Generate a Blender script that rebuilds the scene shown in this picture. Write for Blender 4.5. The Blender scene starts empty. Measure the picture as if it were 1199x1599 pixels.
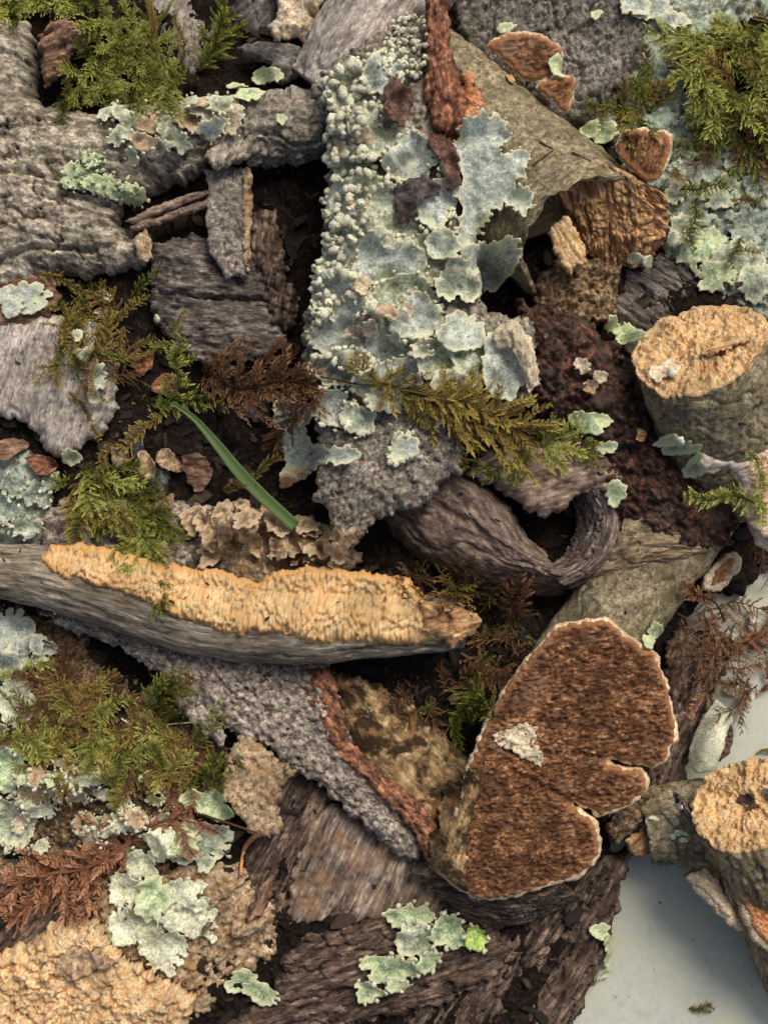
import bpy, math, time
import numpy as np
from mathutils import Matrix, Vector
T0 = time.time()
# ------------------------------------------------------------------ camera, sky, sun, exposure
S = 0.0002                    # one working unit (about one photo pixel on the table) = 0.2 mm
H = 2400.0                    # camera height in working units
CX, CY = 599.5, 799.5
scn = bpy.context.scene
col = scn.collection
cam_d = bpy.data.cameras.new('camera'); cam = bpy.data.objects.new('camera', cam_d); col.objects.link(cam)
cam.location = (0, 0, H * S); cam.rotation_euler = (0, 0, 0)
cam_d.sensor_fit = 'VERTICAL'; cam_d.angle = 2 * math.atan(799.5 / H)
cam_d.clip_start = 0.01; cam_d.clip_end = 100
scn.camera = cam
SUN_EL, SUN_AZ = math.radians(52), math.radians(28)     # azimuth measured from +Y (image top) towards +X
w = bpy.data.worlds.new('World'); scn.world = w; w.use_nodes = True
nt = w.node_tree; bg = nt.nodes['Background']
sky = nt.nodes.new('ShaderNodeTexSky'); sky.sky_type = 'NISHITA'; sky.sun_disc = False
sky.sun_elevation = SUN_EL; sky.sun_rotation = SUN_AZ; sky.air_density = 1.0; sky.dust_density = 6.0; sky.ozone_density = 1.0
nt.links.new(sky.outputs[0], bg.inputs[0]); bg.inputs[1].default_value = 0.06
sun_d = bpy.data.lights.new('sun', 'SUN'); sun = bpy.data.objects.new('sun', sun_d); col.objects.link(sun)
sun_d.energy = 1.5; sun_d.angle = math.radians(24); sun_d.color = (1.0, 0.94, 0.84)
sdir = Vector((math.sin(SUN_AZ) * math.cos(SUN_EL), math.cos(SUN_AZ) * math.cos(SUN_EL), math.sin(SUN_EL)))
sun.rotation_euler = sdir.to_track_quat('Z', 'Y').to_euler(); sun.location = sdir * 2
vs = scn.view_settings; vs.view_transform = 'Standard'; vs.look = 'None'; vs.gamma = 1.0; vs.use_curve_mapping = False
vs.exposure = 0.40

# ------------------------------------------------------------------ noise
RS = np.random.RandomState(11)
_perm = RS.permutation(256).astype(np.int32); _perm = np.concatenate([_perm, _perm, _perm])
_g = RS.normal(size=(256, 3)); _g /= np.linalg.norm(_g, axis=1)[:, None]
_rv = RS.rand(4096, 3)
def perlin(p):
    p = np.asarray(p, float); i = np.floor(p).astype(np.int64); f = p - i; i &= 255
    u = f * f * f * (f * (f * 6 - 15) + 10); out = 0
    for dx in (0, 1):
        wx = u[:, 0] if dx else 1 - u[:, 0]; hx = _perm[i[:, 0] + dx]
        for dy in (0, 1):
            wy = u[:, 1] if dy else 1 - u[:, 1]; hy = _perm[hx + i[:, 1] + dy]
            for dz in (0, 1):
                wz = u[:, 2] if dz else 1 - u[:, 2]; g = _g[_perm[hy + i[:, 2] + dz] & 255]
                out = out + wx * wy * wz * (g[:, 0] * (f[:, 0] - dx) + g[:, 1] * (f[:, 1] - dy) + g[:, 2] * (f[:, 2] - dz))
    return out * 1.6
def fbm(p, o=4, gain=0.5):
    s = 0; a = 1.0; q = np.array(p, float)
    for k in range(o):
        s = s + a * perlin(q + 17.3 * k); q = q * 2.03; a *= gain
    return s
def vor(x, y, jit=1.0):
    ix = np.floor(x).astype(np.int64); iy = np.floor(y).astype(np.int64)
    f1 = np.full(x.shape, 9.0); f2 = np.full(x.shape, 9.0); cid = np.zeros(x.shape, np.int64)
    for dx in (-1, 0, 1):
        for dy in (-1, 0, 1):
            cx = ix + dx; cy = iy + dy; h = (cx * 7349 + cy * 9151 + cx * cy * 31) & 4095; r = _rv[h]
            d = np.hypot(cx + .5 + (r[:, 0] - .5) * jit - x, cy + .5 + (r[:, 1] - .5) * jit - y)
            c = d < f1; f2 = np.where(c, f1, np.minimum(f2, d)); cid = np.where(c, h, cid); f1 = np.where(c, d, f1)
    return f1, f2, _rv[cid, 2]
def sstep(a, b, x):
    t = np.clip((x - a) / (b - a), 0, 1); return t * t * (3 - 2 * t)

# relief functions take grain coordinates g (N,3) in units (u along the grain) and edge distance d
def r_bark(amp=5, su=60, sv=18, crack=8, cs=1.0):
    def f(g, d):
        q = np.stack([g[:, 0] / su, g[:, 1] / sv, g[:, 2] / sv], 1); n = fbm(q, 5, .55)
        wq = q * .45 * cs; wq[:, 1:] += .35 * perlin(q * .8)[:, None]
        c = np.abs(perlin(wq + 9.1)); c2 = np.abs(perlin(q * .8 * cs + 31.0))
        return amp * n - crack * (1 - sstep(0, .10, c)) - .5 * crack * (1 - sstep(0, .06, c2))
    return f
def r_knob(amp=5, s=12, fine=.5):
    def f(g, d):
        q = g / s; q = q + .5 * np.stack([perlin(q * .6 + 3), perlin(q * .6 + 9), perlin(q * .6 + 15)], 1); n = 0; a = 1.0
        for k in range(4): n = n + a * np.abs(perlin(q * .75 + 5.7 * k)); q = q * 2.1; a *= .55
        md = .35 + .8 * sstep(-.3, .35, fbm(g / (s * 3.5) + 2, 2))
        return amp * (2.4 * n - 1.1) * md + amp * fine * .5 * fbm(g / (s * .5), 2, .65) + amp * .9 * fbm(g / (s * 5), 3)
    return f
def r_plates(amp=7, su=70, sv=30, depth=12, fine=2.0):
    def f(g, d):
        v = g[:, 1] + g[:, 2]; wq = np.stack([g[:, 0] / su, v / sv, g[:, 2] * 0], 1); x = wq[:, 0] + .45 * fbm(wq * 1.3, 3); y = wq[:, 1] + .45 * fbm(wq * 1.3 + 8, 3)
        f1, f2, r = vor(x, y); e1, e2, r2 = vor(x * 2.3 + 4, y * 2.1); br = .5 + .5 * np.clip(fbm(wq * .7 + 3, 2) * 2 + .3, -1, 1)
        return amp * (r - .5) * 1.2 + amp * .5 * (r2 - .5) * sstep(0, .2, e2 - e1) - depth * br * (1 - sstep(0, .10, f2 - f1)) - depth * .4 * br * (1 - sstep(0, .1, e2 - e1)) + amp * .5 * fbm(wq * 2, 3) + fine * fbm(g / 7, 3, .6)
    return f
def r_fine(amp=2, s=7): return lambda g, d: amp * fbm(g / s, 3, .65)
def r_fibre(amp=5, su=140, sv=7, big=1.0):
    def f(g, d):
        g = g.copy(); wv = sv * (.9 * perlin(g / 45.0) + .5 * perlin(g / 17.0 + 3)); g[:, 1] += wv; g[:, 2] += wv
        q = np.stack([g[:, 0] / su, g[:, 1] / sv, g[:, 2] / sv], 1); n = fbm(q, 4, .6) * (.45 + .9 * sstep(-.3, .4, perlin(g / 50.0 + 11)))
        b = fbm(np.stack([g[:, 0] / (su * 1.6), g[:, 1] / (sv * 6), g[:, 2] / (sv * 6)], 1) + 3, 3)
        fi = fbm(np.stack([g[:, 0] / (su * .35), g[:, 1] / (sv * .45), g[:, 2] / (sv * .45)], 1) + 5, 3, .65); cc = np.abs(perlin(np.stack([g[:, 0] / 26, g[:, 1] / 60, g[:, 2] / 60], 1) + 2)); return amp * .6 * n + amp * .5 * fi - amp * .7 * (1 - sstep(0, .05, cc)) + amp * 1.1 * big * b - amp * (1 - sstep(0, .10, np.abs(perlin(q * .35 + 7)))) * 1.5
    return f
def r_crumb(amp=9, s=16):
    def f(g, d):
        f1, f2, r = vor(g[:, 0] / s + .5 * perlin(g / s), (g[:, 1] + .6 * g[:, 2]) / s + .5 * perlin(g / s + 4))
        e1, e2, r2 = vor(g[:, 0] / (s * .38) + 9, (g[:, 1] + .6 * g[:, 2]) / (s * .38))
        return amp * (r - .5) * 1.5 * sstep(0, .12, f2 - f1) - amp * .5 * (1 - sstep(0, .1, f2 - f1)) + amp * .45 * (r2 - e1) + amp * .7 * fbm(g / (s * 2.2), 4)
    return f
def r_teeth(amp=5, su=9, sv=4.2):
    def f(g, d):
        wn = perlin(g / 40.0)
        f1, f2, r = vor(g[:, 0] / su + wn * 1.2, g[:, 1] / sv + 1.5 * perlin(g / 55.0 + 3), .9)
        return (amp * (.62 - f1) * (.5 + .9 * r) * 1.9 + amp * .3 * fbm(g / 40.0, 3)) * sstep(0, 7, d)
    return f
def r_soft(amp=4, s=40):
    return lambda g, d: amp * fbm(g / s, 4)
def r_sum(*fs):
    return lambda g, d: sum(f(g, d) for f in fs)

# ------------------------------------------------------------------ height map of the heap, so that things lie on what is below them
HC = 4.0; HX0, HY0, HNX, HNY = -800.0, -1000.0, 400, 500
HM = np.zeros((HNY, HNX))
def hm_add(X, Y, Z):
    ix = ((X - HX0) / HC).astype(int); iy = ((Y - HY0) / HC).astype(int)
    k = (ix >= 0) & (ix < HNX) & (iy >= 0) & (iy < HNY); np.maximum.at(HM, (iy[k], ix[k]), Z[k])
def hm_smooth(r=2):
    m = HM.copy()
    for sh in ((1, 0), (-1, 0), (0, 1), (0, -1)): m = np.maximum(m, np.roll(HM, sh, (0, 1)))
    for _ in range(r):
        m = (np.roll(m, 1, 0) + np.roll(m, -1, 0) + m * 2) / 4; m = (np.roll(m, 1, 1) + np.roll(m, -1, 1) + m * 2) / 4
    return m
def hm_at(X, Y, m=None):
    m = HM if m is None else m
    fx = np.clip((np.asarray(X, float) - HX0) / HC - .5, 0, HNX - 1.001); fy = np.clip((np.asarray(Y, float) - HY0) / HC - .5, 0, HNY - 1.001)
    ix = fx.astype(int); iy = fy.astype(int); fx = fx - ix; fy = fy - iy
    return (m[iy, ix] * (1 - fx) + m[iy, ix + 1] * fx) * (1 - fy) + (m[iy + 1, ix] * (1 - fx) + m[iy + 1, ix + 1] * fx) * fy
def on(px, py, m=None):
    z = 60.0
    for _ in range(4):
        k = (H - z) / H; z = float(hm_at(np.array([(px - CX) * k]), np.array([-(py - CY) * k]), m)[0])
    return z
def U(px, py, z):
    k = (H - z) / H; return (px - CX) * k, -(py - CY) * k

# ------------------------------------------------------------------ objects
def tag(o, label=None, cat=None, group=None, kind=None):
    if label: o['label'] = label
    if cat: o['category'] = cat
    if group: o['group'] = group
    if kind: o['kind'] = kind
    return o
def thing(name, label, cat, px, py, z, group=None):
    o = bpy.data.objects.new(name, None); col.objects.link(o); x, y = U(px, py, z)
    o.location = (x * S, y * S, z * S); o.empty_display_size = .01
    return tag(o, label, cat, group)
def mesh_obj(name, V, quads, tris, mat, parent=None, attrs=None, smooth=True, label=None, cat=None, group=None, kind=None):
    V = np.asarray(V, float)
    me = bpy.data.meshes.new(name)
    nq, ntr = len(quads), len(tris)
    me.vertices.add(len(V)); me.loops.add(nq * 4 + ntr * 3); me.polygons.add(nq + ntr)
    if parent is None:
        org = np.array([(V[:, 0].min() + V[:, 0].max()) / 2, (V[:, 1].min() + V[:, 1].max()) / 2, V[:, 2].min()]) * S
    else:
        org = np.array(world_loc(parent))
    me.vertices.foreach_set('co', (V * S - org).astype(np.float32).ravel())
    li = np.concatenate([np.asarray(quads, np.int32).ravel(), np.asarray(tris, np.int32).ravel()]).astype(np.int32)
    me.loops.foreach_set('vertex_index', li)
    ls = np.concatenate([np.arange(nq) * 4, nq * 4 + np.arange(ntr) * 3]).astype(np.int32)
    me.polygons.foreach_set('loop_start', ls)
    me.polygons.foreach_set('use_smooth', np.full(nq + ntr, smooth))
    me.update(calc_edges=True)
    for k, a in (attrs or {}).items():
        a = np.asarray(a, np.float32)
        if a.ndim == 2:
            t = me.attributes.new(k, 'FLOAT_VECTOR', 'POINT'); t.data.foreach_set('vector', a.ravel())
        else:
            t = me.attributes.new(k, 'FLOAT', 'POINT'); t.data.foreach_set('value', a)
    me.materials.append(mat)
    o = bpy.data.objects.new(name, me); col.objects.link(o)
    if parent is None: o.location = org
    else: o.parent = parent
    return tag(o, label, cat, group, kind)
def world_loc(o):
    l = Vector((0, 0, 0))
    while o: l += o.location; o = o.parent
    return l

def catmull(P, n, closed=False):
    P = np.asarray(P, float); m = len(P)
    t = np.linspace(0, m if closed else m - 1, n, endpoint=not closed); i = np.minimum(np.floor(t).astype(int), m - 1 if closed else m - 2); f = (t - i)[:, None]
    if closed: a, b, c, d = P[(i - 1) % m], P[i % m], P[(i + 1) % m], P[(i + 2) % m]
    else:
        Q = np.vstack([2 * P[0] - P[1], P, 2 * P[-1] - P[-2]]); a, b, c, d = Q[i], Q[i + 1], Q[i + 2], Q[i + 3]
    return .5 * (2 * b + (c - a) * f + (2 * a - 5 * b + 4 * c - d) * f ** 2 + (3 * b - a - 3 * c + d) * f ** 3)
def densify(P, step, jag, jscale, seed, round_=False):
    P = np.asarray(P, float); Q = np.vstack([P, P[:1]]); L = np.hypot(*np.diff(Q, axis=0).T).sum(); n = max(12, int(L / step))
    if round_: R = catmull(P, n * 2, True)
    else: R = Q
    if round_: R = np.vstack([R, R[:1]])
    s = np.concatenate([[0], np.cumsum(np.hypot(*np.diff(R, axis=0).T))]); t = np.linspace(0, s[-1], n, endpoint=False)
    R = np.stack([np.interp(t, s, R[:, 0]), np.interp(t, s, R[:, 1])], 1)
    if jag:
        tg = np.roll(R, -1, 0) - np.roll(R, 1, 0); tg /= np.linalg.norm(tg, axis=1)[:, None] + 1e-9
        q = np.stack([R[:, 0] / jscale, R[:, 1] / jscale, np.full(n, seed * 3.7)], 1)
        nn = fbm(q, 4, .6); R = R + np.stack([-tg[:, 1], tg[:, 0]], 1) * (nn * jag)[:, None] * 1.3
    return R
def sdf(P, R):
    A = R; B = np.roll(R, -1, 0); best = np.full(len(P), 1e9); near = np.zeros((len(P), 2)); ins = np.zeros(len(P), bool)
    ch = max(1, int(4e6 // len(R)))
    for s in range(0, len(P), ch):
        p = P[s:s + ch][:, None, :]; ab = (B - A)[None]; ap = p - A[None]
        t = np.clip((ap * ab).sum(2) / ((ab ** 2).sum(2) + 1e-12), 0, 1); q = A[None] + ab * t[..., None]
        d = ((p - q) ** 2).sum(2); j = d.argmin(1); r = np.arange(len(j)); best[s:s + ch] = np.sqrt(d[r, j]); near[s:s + ch] = q[r, j]
        y = p[..., 1]; x = p[..., 0]; c = (A[None, :, 1] > y) != (B[None, :, 1] > y)
        xi = A[None, :, 0] + (y - A[None, :, 1]) * ab[..., 0] / np.where(ab[..., 1] == 0, 1e-9, ab[..., 1])
        ins[s:s + ch] = ((c & (x < xi)).sum(1) % 2) == 1
    return np.where(ins, best, -best), near
def inside_grid(R, x0, y0, nx, ny, sp):
    """Even-odd test of grid points, row by row."""
    out = np.zeros((ny, nx), np.int32); A = R; B = np.roll(R, -1, 0)
    lo = np.minimum(A[:, 1], B[:, 1]); hi = np.maximum(A[:, 1], B[:, 1]); j0 = np.ceil((lo - y0) / sp).astype(int); j1 = np.ceil((hi - y0) / sp).astype(int)
    cnt = np.maximum(0, j1 - j0); seg = np.repeat(np.arange(len(R)), cnt); j = np.arange(cnt.sum()) - np.repeat(np.cumsum(cnt) - cnt, cnt) + j0[seg]
    y = y0 + j * sp; dy = B[seg, 1] - A[seg, 1]; xi = A[seg, 0] + (y - A[seg, 1]) * (B[seg, 0] - A[seg, 0]) / np.where(dy == 0, 1e-9, dy)
    i = np.ceil((xi - x0) / sp).astype(int); k = (j >= 0) & (j < ny) & (i < nx); np.add.at(out, (j[k], np.maximum(i[k], 0)), 1)
    return np.cumsum(out, 1) % 2 == 1
def sdf_fast(P, R, sp):
    """Exact near the outline, interpolated from a coarse grid further in."""
    if len(P) * len(R) < 1.5e6: return sdf(P, R)
    c = sp * 5; lo = P.min(0) - c; n = ((P.max(0) - lo) / c).astype(int) + 3
    gx, gy = np.meshgrid(lo[0] + np.arange(n[0]) * c, lo[1] + np.arange(n[1]) * c)
    D, _ = sdf(np.stack([gx.ravel(), gy.ravel()], 1), R); D = D.reshape(n[1], n[0])
    f = (P - lo) / c; i = f.astype(int); f = f - i
    d = (D[i[:, 1], i[:, 0]] * (1 - f[:, 0]) + D[i[:, 1], i[:, 0] + 1] * f[:, 0]) * (1 - f[:, 1]) + (D[i[:, 1] + 1, i[:, 0]] * (1 - f[:, 0]) + D[i[:, 1] + 1, i[:, 0] + 1] * f[:, 0]) * f[:, 1]
    near = P.copy(); k = d < c * 1.2
    if k.any():
        q = P[k]; dd = np.zeros(len(q)); nn = np.zeros((len(q), 2)); cell = (q // 60).astype(int); key = cell[:, 0] * 10007 + cell[:, 1]
        for u in np.unique(key):
            m = key == u; b = q[m]; w = (R[:, 0] > b[:, 0].min() - 40) & (R[:, 0] < b[:, 0].max() + 40) & (R[:, 1] > b[:, 1].min() - 40) & (R[:, 1] < b[:, 1].max() + 40)
            w = np.nonzero(w)[0]
            if len(w) == 0: dd[m] = d[k][m]; nn[m] = b; continue
            A = R[w]; ab = R[(w + 1) % len(R)] - A; ap = b[:, None] - A[None]; t = np.clip((ap * ab[None]).sum(2) / ((ab ** 2).sum(1)[None] + 1e-12), 0, 1); x = A[None] + ab[None] * t[..., None]
            e = ((b[:, None] - x) ** 2).sum(2); jx = e.argmin(1); r = np.arange(len(jx)); dd[m] = np.sqrt(e[r, jx]); nn[m] = x[r, jx]
        d[k] = dd; near[k] = nn
    return d, near
_seed = [0]
def nseed():
    _seed[0] += 1; return _seed[0]
def side_quads(quads):
    E = np.concatenate([quads[:, [0, 1]], quads[:, [1, 2]], quads[:, [2, 3]], quads[:, [3, 0]]])
    n = quads.max() + 1; key = E[:, 0] * n + E[:, 1]; rev = E[:, 1] * n + E[:, 0]
    return E[~np.isin(key, rev)]

def sheet(name, outline, z, mat, th=8, sp=2.7, jag=3, jscale=14, dome=0, domeh=None, tilt=(0, 0), relief=None, grain=0, parent=None, drape=False,
          lift=2, curl=0, curlw=12, bend=None, solid=False, round_=False, hm=True, smooth_r=2, wrinkle=0, wscale=25, seams=(), zr=None, **tg):
    """A real slab cut to an outline (given in photo pixels at its own height): relief on top, thickness, underside and sides."""
    sd = nseed(); outline = np.asarray(outline, float)
    if drape:
        m = hm_smooth(smooth_r); c = outline.mean(0); zr = on(c[0], c[1], m)
    elif zr is None: zr = z
    k = (H - zr) / H
    O = np.stack([(outline[:, 0] - CX) * k, -(outline[:, 1] - CY) * k], 1)
    R = densify(O, max(2.0, sp), jag, jscale, sd, round_)
    lo = R.min(0) - sp; hi = R.max(0) + sp; nx = int((hi[0] - lo[0]) / sp) + 2; ny = int((hi[1] - lo[1]) / sp) + 2
    gx, gy = np.meshgrid(lo[0] + np.arange(nx) * sp, lo[1] + np.arange(ny) * sp)
    inside = inside_grid(R, lo[0] + sp / 2, lo[1] + sp / 2, nx - 1, ny - 1, sp)
    iy, ix = np.nonzero(inside)
    if len(ix) < 3: return None
    a = iy * nx + ix; quads = np.stack([a, a + 1, a + nx + 1, a + nx], 1)
    used, inv = np.unique(quads, return_inverse=True); quads = inv.reshape(-1, 4)
    P = np.stack([gx.ravel()[used], gy.ravel()[used]], 1)
    d, near = sdf_fast(P, R, sp)
    be = side_quads(quads); bv = np.unique(be); P[bv] = near[bv]; d[bv] = 0; d = np.maximum(d, 0)
    cen = O.mean(0); ca, sa = math.cos(math.radians(grain)), math.sin(math.radians(grain))
    rx = P - cen
    g = np.stack([rx[:, 0] * ca + rx[:, 1] * sa, -rx[:, 0] * sa + rx[:, 1] * ca, np.zeros(len(P))], 1)
    off = np.array([sd * 131.7 % 977, sd * 57.3 % 613, sd * 3.1 % 50])
    if drape: base = hm_at(P[:, 0], P[:, 1], m) + lift
    else: base = np.full(len(P), float(z))
    base = base + rx[:, 0] * tilt[0] + rx[:, 1] * tilt[1]
    if bend: base = base + bend(g, d, rx)
    if dome:
        hh = dome if domeh is None else domeh; t = np.clip(d / dome, 0, 1); base = base + hh * (np.sqrt(1 - (1 - t) ** 2) - (0 if solid else .6))
    if curl: base = base + curl * np.exp(-d / curlw) * (1 + .8 * perlin(np.stack([P[:, 0] / 22, P[:, 1] / 22, np.full(len(P), sd * 1.3)], 1)))
    if wrinkle: base = base + wrinkle * fbm(np.stack([P[:, 0] / wscale, P[:, 1] / wscale, np.full(len(P), sd * 2.3)], 1), 3)
    top = base.copy()
    if relief: top = top + relief(g + off, d)
    for (pl, dep, wd) in seams:
        pl = np.asarray(pl, float); pl = np.stack([(pl[:, 0] - CX) * k, -(pl[:, 1] - CY) * k], 1)
        dd = np.full(len(P), 1e9)
        for i in range(len(pl) - 1):
            ab = pl[i + 1] - pl[i]; t = np.clip(((P - pl[i]) @ ab) / (ab @ ab), 0, 1); dd = np.minimum(dd, np.hypot(*(P - pl[i] - t[:, None] * ab).T))
        top = top - dep * (1 - sstep(0, wd, dd + 2.5 * perlin(np.stack([P[:, 0] / 9, P[:, 1] / 9, P[:, 0] * 0], 1))))
    if solid:
        hh = (dome or 0) if domeh is None else domeh
        t = np.clip(d / dome, 0, 1) if dome else 0; bot = (base - (2 * hh * np.sqrt(np.maximum(0, 1 - (1 - t) ** 2)) if dome else 0)) - th
    else: bot = base - th * (.5 + .5 * sstep(0, th * 1.5, d)) - .01
    bot = np.minimum(bot, top - 1.0); bot = np.maximum(bot, .4); top = np.maximum(top, bot + .8)
    n = len(P); V = np.vstack([np.column_stack([P, top]), np.column_stack([P, bot])])
    Q = np.vstack([quads, quads[:, ::-1] + n, np.column_stack([be[:, 1], be[:, 0], be[:, 0] + n, be[:, 1] + n])])
    gg = np.vstack([g + off, g + off + [0, 0, 12]]) / 100; ed = np.concatenate([d, d])
    o = mesh_obj(name, V, Q, np.zeros((0, 3), int), mat, parent, {'gr': gg, 'edge': ed}, **tg)
    if hm: hm_add(P[:, 0], P[:, 1], top)
    o['zr'] = float(top.mean()); SHEETS[o.name] = R
    return o
SHEETS = {}

def patch(name, ctrl, mat, th=6, sp=3.0, relief=None, parent=None, hm=True, grain_v=False, ragged=4, **tg):
    """A curved shell through rows of points (photo px, photo py, height), given thickness along its normals."""
    c = np.asarray(ctrl, float); zr = c[..., 2].mean(); k = (H - zr) / H; sd = nseed()
    W = np.stack([(c[..., 0] - CX) * k, -(c[..., 1] - CY) * k, c[..., 2]], 2)
    lu = np.linalg.norm(np.diff(W, axis=1), axis=2).sum(1).max(); lv = np.linalg.norm(np.diff(W, axis=0), axis=2).sum(0).max()
    nu = max(6, int(lu / sp)); nv = max(6, int(lv / sp))
    rows = np.stack([catmull(W[i], nu) for i in range(W.shape[0])]); G = np.stack([catmull(rows[:, j], nv) for j in range(nu)], 1)
    uu, vv = np.meshgrid(np.linspace(0, lu, nu), np.linspace(0, lv, nv))
    g = np.stack([uu, vv, uu * 0], 2).reshape(-1, 3)
    if grain_v: g = g[:, [1, 0, 2]]
    off = np.array([sd * 131.7 % 977, sd * 57.3 % 613, 0])
    N = np.cross(np.gradient(G, axis=1), np.gradient(G, axis=0)); N /= np.linalg.norm(N, axis=2)[..., None] + 1e-9
    if N[..., 2].mean() < 0: N = -N; flip = True
    else: flip = False
    # ragged free edges
    e = np.minimum(np.minimum(uu, lu - uu), np.minimum(vv, lv - vv)).ravel()
    jn = fbm(g / 14 + sd, 3); G2 = G.reshape(-1, 3); N2 = N.reshape(-1, 3)
    top = G2 + N2 * (relief(g + off, e) if relief else 0)[:, None] if relief else G2.copy()
    top = top + (jn * ragged * np.exp(-e / 4))[:, None] * np.array([.7, .7, .3])
    bot = G2 - N2 * th
    bot[:, 2] = np.maximum(bot[:, 2], .4); top[:, 2] = np.maximum(top[:, 2], .8)
    i = (np.arange(nv - 1)[:, None] * nu + np.arange(nu - 1)[None]).ravel(); quads = np.stack([i, i + 1, i + nu + 1, i + nu], 1)
    if not flip: pass
    else: quads = quads[:, ::-1]
    be = side_quads(quads); n = nu * nv
    Q = np.vstack([quads, quads[:, ::-1] + n, np.column_stack([be[:, 1], be[:, 0], be[:, 0] + n, be[:, 1] + n])])
    gg = np.vstack([g + off, g + off]) / 100
    o = mesh_obj(name, np.vstack([top, bot]), Q, np.zeros((0, 3), int), mat, parent, {'gr': gg, 'edge': np.concatenate([e, e])}, **tg)
    if hm: hm_add(top[:, 0], top[:, 1], top[:, 2])
    return o

def tube(name, pts, mat, parent=None, sp=3.2, relief=None, slant=None, ragged=4, cap0=True, cap1=True, hm=True, wall=0, flat=1.0, zr=None, **tg):
    """A branch through (photo px, photo py, centre height, radius); slant(theta) shifts the far end along the axis. Returns object and end frame."""
    p = np.asarray(pts, float); zr = p[:, 2].mean() if zr is None else zr; k = (H - zr) / H; sd = nseed()
    W = np.stack([(p[:, 0] - CX) * k, -(p[:, 1] - CY) * k, p[:, 2], p[:, 3] * k], 1)
    L = np.linalg.norm(np.diff(W[:, :3], axis=0), axis=1).sum(); n = max(4, int(L / sp)); Cn = catmull(W, n); c = Cn[:, :3]; r = np.maximum(Cn[:, 3], 1)
    m = max(6, int(2 * math.pi * r.max() / sp))
    t = np.gradient(c, axis=0); t /= np.linalg.norm(t, axis=1)[:, None]
    up = np.array([0, 0, 1.0]); b = np.cross(t, up); bl = np.linalg.norm(b, axis=1)[:, None]; b = np.where(bl > 1e-3, b / np.maximum(bl, 1e-6), [1, 0, 0]); nn = np.cross(b, t)
    th = np.linspace(0, 2 * math.pi, m, endpoint=False)      # theta 0 = sideways, pi/2 = up
    s = np.concatenate([[0], np.cumsum(np.linalg.norm(np.diff(c, axis=0), axis=1))])
    g = np.stack([np.repeat(s, m), np.outer(r, np.cos(th)).ravel(), np.outer(r, np.sin(th)).ravel()], 1)
    off = np.array([sd * 131.7 % 977, sd * 57.3 % 613, sd * 3.1 % 50])
    dr = relief(g + off, np.full(len(g), 99.)).reshape(n, m) if relief else np.zeros((n, m))
    rr = r[:, None] + dr
    axs = np.zeros((n, m))
    if slant is not None:
        e = slant(th) + ragged * fbm(np.stack([np.cos(th) * 4, np.sin(th) * 4, th * 0 + sd], 1), 4)
        axs = (s / s[-1])[:, None] ** 3 * e[None]
    G = c[:, None] + rr[..., None] * (np.cos(th)[None, :, None] * b[:, None] + flat * np.sin(th)[None, :, None] * nn[:, None]) + axs[..., None] * t[:, None]
    V = [G.reshape(-1, 3)]; gat = [g + off]
    i = (np.arange(n - 1)[:, None] * m + np.arange(m)[None]); j = (np.arange(n - 1)[:, None] * m + (np.arange(m)[None] + 1) % m)
    quads = [np.stack([i, i + m, j + m, j], 2).reshape(-1, 4)]; tris = []; cnt = n * m
    ar = np.arange(m); ar2 = (ar + 1) % m
    if cap0:
        V.append(c[:1]); gat.append((g + off)[:1]); tris.append(np.stack([ar, ar2, np.full(m, cnt)], 1)); cnt += 1
    if wall:                                                   # hollow end: rim and inner wall
        last = G[-1]; prev = (n - 1) * m
        for kk, (dep, fr) in enumerate(((0, 1 - wall / r[-1]), (40, 1 - 1.3 * wall / r[-1]), (90, .8))):
            ring = c[-1] + (last - c[-1] - axs[-1][:, None] * t[-1]) * fr + (axs[-1][:, None] - dep) * t[-1]
            V.append(ring); gat.append((g + off)[-m:] + [0, 0, 5.0 * kk]); st = cnt; cnt += m
            quads.append(np.stack([prev + ar, st + ar, st + ar2, prev + ar2], 1)); prev = st
        V.append((c[-1] - 95 * t[-1])[None]); gat.append((g + off)[-1:]); tris.append(np.stack([prev + ar2, prev + ar, np.full(m, cnt)], 1)); cnt += 1
    elif cap1:
        V.append(c[-1:]); gat.append((g + off)[-1:]); tris.append(np.stack([(n - 1) * m + ar2, (n - 1) * m + ar, np.full(m, cnt)], 1)); cnt += 1
    V = np.vstack(V); gat = np.vstack(gat) / 100; V[:, 2] = np.maximum(V[:, 2], .4)
    o = mesh_obj(name, V, np.vstack(quads), np.vstack(tris) if tris else np.zeros((0, 3), int), mat, parent, {'gr': gat, 'edge': np.full(len(V), 99.)}, **tg)
    if hm: hm_add(V[:n * m, 0], V[:n * m, 1], V[:n * m, 2])
    return o, (c[-1], t[-1], b[-1], nn[-1], G[-1])
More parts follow.
